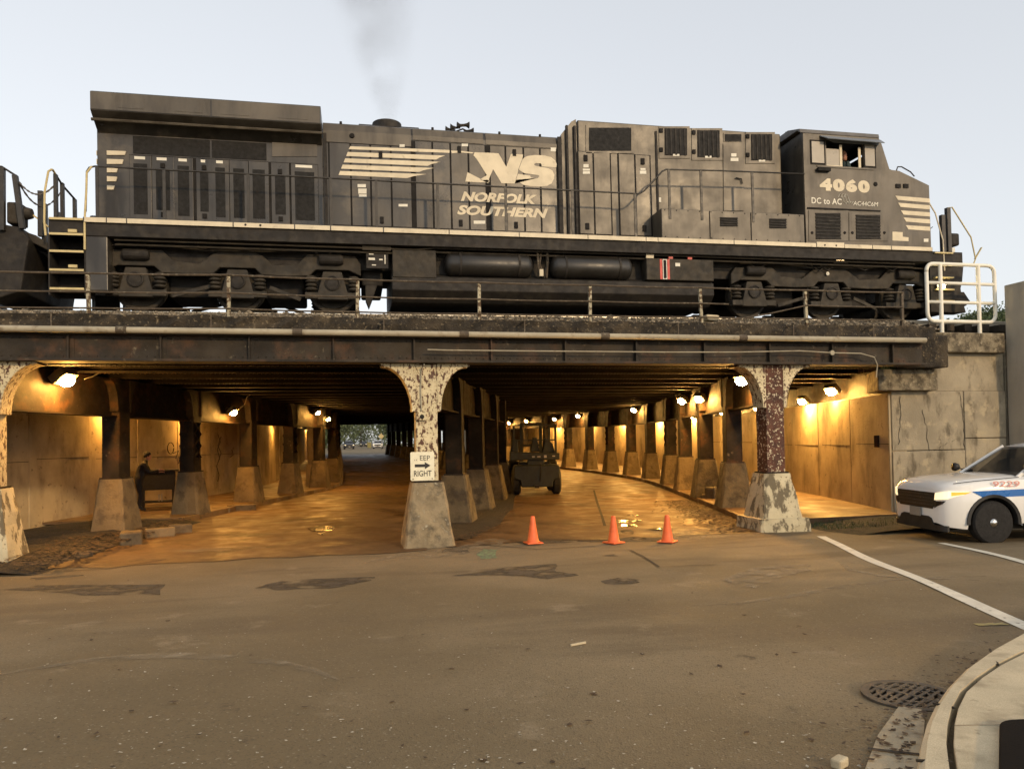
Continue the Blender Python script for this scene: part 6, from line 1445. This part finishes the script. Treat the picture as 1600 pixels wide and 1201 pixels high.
for s in (-1, 1):
    fk(MB().box(s*.80-.04, .3, 1.55, s*.80+.04, .38, 2.62), 'guard_post'); fk(MB().box(s*.72-.04, 2.2, 1.2, s*.72+.04, 2.28, 2.62), 'guard_post')
    fk(MB().box(s*.40-.06, 2.75, .3, s*.40+.06, 2.9, 2.75), 'mast_channel')
fk(MB().box(-.86, .28, 2.62, .86, 2.3, 2.68), 'guard_roof_frame') if False else None
for z in (2.05, 2.62): fk(MB().box(-.84, .32, z-.025, .84, .37, z+.025), 'guard_rail')
for z in (.9, 1.8, 2.7): fk(MB().box(-.46, 2.76, z, .46, 2.86, z+.08), 'mast_crossbar')
for x in (-.5, -.17, .17, .5): fk(MB().box(x-.02, .34, 2.64, x+.02, 2.28, 2.68), 'roof_bar')
for s in (-1, 1): fk(MB().box(s*.3-.06, 2.95, .12, s*.3+.06, 4.0, .17), 'fork')
fk(MB().tube([(.12, -.56, .5), (.15, -.62, .9), (.14, -.5, 1.2)], .02, 6), 'hose', 'rubber'); fk(MB().box(-.10, -.75, .28, .06, -.5, .38), 'tow_hitch', 'under_black')

# ================================================================== person and dark cart on the left footway
pc = at_z(247, 792, .17)
CA = thing('cart', 'dark boxy cart on legs standing on the left footway between two columns', 'cart', (pc.x, pc.y, .17), rotz=R(12))
MB().box(-.48, -.30, .55, .50, .30, 1.12).build('box', 'dark_cloth', CA, local=True, bevel=.02); MB().box(-.52, -.34, 1.12, .60, .34, 1.17).build('lid', 'dark_cloth', CA, local=True, bevel=.01)
for x in (-.42, .44):
    for y in (-.26, .26): MB().box(x-.04, y-.04, 0, x+.04, y+.04, .56).build('leg', 'dark_cloth', CA, local=True)
MB().box(-.42, -.28, .16, .44, .28, .20).build('shelf', 'dark_cloth', CA, local=True)
for x in (.02, .10): MB().box(x, -.24, .20, x+.03, -.20, .42).build('bottle', 'grey_panel', CA, local=True)
pp = at_z(218, 797, .17)
PE = thing('person', 'person in dark clothes bending over the cart on the left footway', 'person', (pp.x, pp.y, .17), rotz=R(10))
skin_figure('body', 'dark_cloth', [((0,0,.90),.15),((.03,0,1.06),.15),((.09,0,1.24),.165),((.15,0,1.38),.13),((.18,0,1.46),.055),((.20,0,1.50),.05),
    ((-.02,.10,.84),.105),((.03,.11,.48),.075),((-.03,.11,.10),.05),((.06,.11,.04),.045),((.16,.12,.03),.03),
    ((-.02,-.10,.84),.105),((.05,-.12,.48),.075),((.0,-.12,.10),.05),((.09,-.12,.04),.045),((.19,-.12,.03),.03),
    ((.14,.19,1.36),.075),((.26,.24,1.14),.055),((.44,.16,1.10),.042),((.52,.13,1.12),.034),
    ((.14,-.19,1.36),.075),((.28,-.25,1.13),.055),((.45,-.18,1.16),.042),((.53,-.15,1.19),.034)],
    [(0,1),(1,2),(2,3),(3,4),(4,5),(0,6),(6,7),(7,8),(8,9),(9,10),(0,11),(11,12),(12,13),(13,14),(14,15),(3,16),(16,17),(17,18),(18,19),(3,20),(20,21),(21,22),(22,23)], (0,0,0), parent=PE)
head_mb((.235, 0, 1.60), 1.0, 0).build('head', 'skin', PE, local=True, smooth=True); hair_mb((.235, 0, 1.605), 1.06, 0, -.03).build('hair', 'dark_cloth', PE, local=True, smooth=True)
for s, h in ((1, (.55,.12,1.125)), (-1, (.56,-.14,1.195))):
    mb = MB(); mb.obox((h[0]+.02, h[1], h[2]), (.09, .075, .03))
    for k in range(4): mb.tube([(h[0]+.06, h[1]-.028+k*.019, h[2]), (h[0]+.10+.01*(k in (1, 2)), h[1]-.028+k*.019, h[2]-.008), (h[0]+.125+.01*(k in (1, 2)), h[1]-.028+k*.019, h[2]-.035)], .0085, 6)
    mb.tube([(h[0]+.0, h[1]-s*.03, h[2]), (h[0]+.045, h[1]-s*.06, h[2]-.005), (h[0]+.075, h[1]-s*.06, h[2]-.02)], .010, 6); mb.build('hand', 'skin', PE, local=True)

# ================================================================== beyond the underpass
def foliage(mb, c, r, n, seed, size, squash=.8):
    """leaf faces in uneven clumps round c"""
    g = random.Random(seed); cl = []
    for _ in range(max(6, n//60)):
        u = Vector((g.gauss(0, 1), g.gauss(0, 1), g.gauss(0, 1))).normalized()*g.uniform(.35, 1.0); cl.append((Vector((u.x*r, u.y*r, u.z*r*squash)), r*g.uniform(.18, .40)))
    for _ in range(n):
        o, rad = g.choice(cl); u = Vector((g.gauss(0, .55), g.gauss(0, .55), g.gauss(0, .5)))*rad; p = Vector(c)+o+u; s = size*g.uniform(.6, 1.4)
        a = Vector((g.gauss(0, 1), g.gauss(0, 1), g.gauss(0, .6))).normalized(); b = a.orthogonal().normalized(); q = a.cross(b)
        mb.add([p+b*s, p+q*s*.6, p-b*s, p-q*s*.6], [(0, 1, 2, 3)])
    return mb
def tree(x, y, h, r, seed, label, group=None, n=1500, size=.16, mat='far_leaf'):
    z = gz(y); t = thing('leafy_tree', label, 'tree', (x, y, z-.05), group); g = random.Random(seed)
    mb = MB(); mb.tube([(0, 0, 0), (.1, .05, h*.25), (-.05, .1, h*.45), (.1, 0, h*.66)], .035*h, 8, .006*h); mb.build('trunk', 'bark', t, local=True)
    for k in range(6):
        a = g.uniform(0, 2*pi); z0 = h*g.uniform(.30, .48); L_ = r*g.uniform(.4, .7); MB().tube([(0, .05, z0), (L_*.5*cos(a), L_*.5*sin(a), z0+h*.1), (L_*cos(a), L_*sin(a), z0+h*.14)], .012*h, 5, .004*h).build('limb', 'bark', t, local=True)
    mb = MB(); foliage(mb, (0, 0, h*.66), r, n, seed, size, .85); mb.build('crown', mat, t, local=True)
    return t
for i, (x, y, h, r) in enumerate(((-9.0,108,6.5,3.6),(-8.0,128,7,4.2),(-7.5,165,8,5.0),(8.5,176,8,5.0),(7.5,124,7,3.9),(9,146,7,4.4),(-11,150,8,5.0),(0.5,240,10,8),(10,215,9,7),(-9,210,9,7),(-2,262,10,8))):
    tree(x, y, h, r, 100+i, 'leafy green tree along the street beyond the underpass', 'trees beyond the underpass', 2600, .30)
for i, (px, Y, h, r) in enumerate(((1512,70,13.0,2.6),(1530,66,13.6,2.8),(1548,72,14.0,2.6),(1566,68,13.5,2.5),(1590,75,14.2,3.2))):
    q = at_y(px, (492, 484, 478, 482, 480)[i], Y); tree(q.x, Y, (q.z-gz(Y)-.95*r*1.25)/.66, r*1.25, 140+i, 'leafy treetop showing behind the white guard rail', 'trees behind the guard rail', 6000, .17, 'leaf')
def far_car(px, py, paint, label, rz):
    p = ground(px, py); c = make_suv('parked_car', label, paint, False, 'cars on the street beyond'); c.location = (p.x, p.y, p.z+.005); c.rotation_euler = (0, 0, rz); c.scale = (.92, .92, .86); return c
far_car(546, 701.6, 'car_dark', 'dark car on the left of the street beyond the underpass', R(93))
far_car(590, 700.6, 'car_white', 'white car parked on the right of the street beyond the underpass', R(86))
far_car(568, 697.8, 'car_dark', 'dark parked car deeper along the street than the white car', R(86))
p = ground(577, 699.5); mb = MB(); mb.hexa([(p.x-.35, p.y-.35, p.z), (p.x+.35, p.y-.35, p.z), (p.x+.35, p.y+.35, p.z), (p.x-.35, p.y+.35, p.z)], [(p.x-.45, p.y-.45, p.z+1.1), (p.x+.45, p.y-.45, p.z+1.1), (p.x+.45, p.y+.45, p.z+1.1), (p.x-.45, p.y+.45, p.z+1.1)]); mb.box(p.x-.5, p.y-.5, p.z+1.1, p.x+.5, p.y+.5, p.z+1.2)
finish(mb, 'rubbish_bin', 'blue_bin', 'yellowish wheeled bin beside the white car beyond the underpass', 'bin', bevel=.03)
p = ground(596, 704); SP = thing('street_sign', 'small warning sign on a post by the white car beyond the underpass', 'sign', (p.x, p.y, p.z))
MB().box(-.03, -.03, 0, .03, .03, 2.4).build('post', 'grey_panel', SP, local=True); MB().prism([(0, 1.5), (.38, 1.9), (0, 2.3), (-.38, 1.9)], -.06, -.035, 'y').build('plate', 'step_yellow', SP, local=True)

# ================================================================== litter, dead leaves, grit
def flakes(name, mat, n, fn, s0, s1, seed, label, cat, lift=.012):
    g = random.Random(seed); mb = MB()
    for _ in range(n):
        x, y = fn(g); z = gtop(x, y)+lift+g.uniform(0, .01); s = g.uniform(s0, s1); a = g.uniform(0, pi*2); tl = g.uniform(-.5, .5); h = s*g.uniform(.35, .8)
        c, d = cos(a), sin(a); mb.add([(x-c*s, y-d*s, z), (x+d*h, y-c*h, z+tl*s*.3), (x+c*s, y+d*s, z+abs(tl)*s*.5), (x-d*h, y+c*h, z)], [(0, 1, 2, 3)])
    return tag(mb.build(name, mat), label, cat, kind='stuff')
def road_pt(g):
    while True:
        p = ground(g.uniform(0, 1600), 870+331*g.random()**.6)
        if not (p.x > 1.2 and p.y < -6.5 and p.x > 1.2+(p.y+11)*1.1): return p.x, p.y
flakes('road_grit', 'grit', 380, road_pt, .006, .016, 51, 'pale grit and chips scattered over the asphalt', 'grit', .006)
flakes('road_litter', 'dead_leaf', 75, road_pt, .010, .036, 52, 'dark leaves and bits of litter scattered over the asphalt', 'litter', .006)
def near_kerb(g):
    t = g.random()**.7; i = g.randrange(2, 11); a = outer[i].lerp(outer[i+1], g.random()); return a.x-.02-.22*t*abs(g.gauss(0, 1)), a.y+.02+.22*t*abs(g.gauss(0, 1))
flakes('gutter_litter', 'dead_leaf', 260, near_kerb, .008, .028, 53, 'dead leaves and dirt gathered in the gutter by the kerb', 'litter', .014)
def heap(g):
    y = g.uniform(-.4, 7.5); x = rr(y)-.45-abs(g.gauss(0, .55)); return x, y
flakes('leaf_heap', 'dead_leaf', 2600, heap, .03, .08, 54, 'drift of dead leaves along the right kerb under the viaduct', 'dead leaves', .03)
def heap2(g):
    y = g.uniform(.2, 7); x = rm(y)+.25+abs(g.gauss(0, .45)); return x, y
flakes('leaf_heap', 'dead_leaf', 1300, heap2, .03, .07, 55, 'dark dead leaves at the foot of the middle row of columns', 'dead leaves', .03)
def heap3(g):
    y = g.uniform(-1.3, 6); return -6.1-abs(g.gauss(0, .9))+.08*y, y
flakes('leaf_heap', 'dead_leaf', 1500, heap3, .03, .07, 56, 'dead leaves on the earth round the first left columns', 'dead leaves', .15)
def grass_mb(fn, n, seed, h0, h1):
    g = random.Random(seed); mb = MB()
    for _ in range(n):
        x, y, z = fn(g); h = g.uniform(h0, h1); a = g.uniform(0, 2*pi); w = .006; b = g.uniform(-.4, .4)*h
        mb.add([(x-w*cos(a), y-w*sin(a), z), (x+w*cos(a), y+w*sin(a), z), (x+b*sin(a), y-b*cos(a), z+h)], [(0, 1, 2)])
    return mb
def gr1(g): x = g.uniform(8.3, 14); y = g.uniform(-.95, .35); return x, y, gtop(x, y)+.06
tag(grass_mb(gr1, 2600, 61, .03, .10).build('grass', 'leaf'), 'short dark weeds on the strip in front of the right footway', 'weeds', kind='stuff')
def gr2(g): x = g.uniform(11.1, 12.4); y = g.uniform(.65, .9); return x, y, 3.61
tag(grass_mb(gr2, 500, 62, .04, .22).build('weeds', 'leaf'), 'weeds growing on the lower coping of the wing wall', 'weeds', kind='stuff')
# two bits of wood and a stone on the asphalt
p = ground(905, 1008); mb = MB(); mb.bar((p.x-.08, p.y-.01, p.z+.012), (p.x+.07, p.y+.03, p.z+.016), .016, .016); finish(mb, 'stick', 'pale_concrete', 'short pale stick lying alone on the asphalt', 'stick')
p = ground(1312, 1196); mb = MB(); mb.obox((p.x, p.y, p.z+.02), (.09, .06, .05), Matrix.Rotation(.5, 3, 'Z')); finish(mb, 'stone', 'pale_concrete', 'pale broken stone on the asphalt near the gutter', 'stone', bevel=.01)
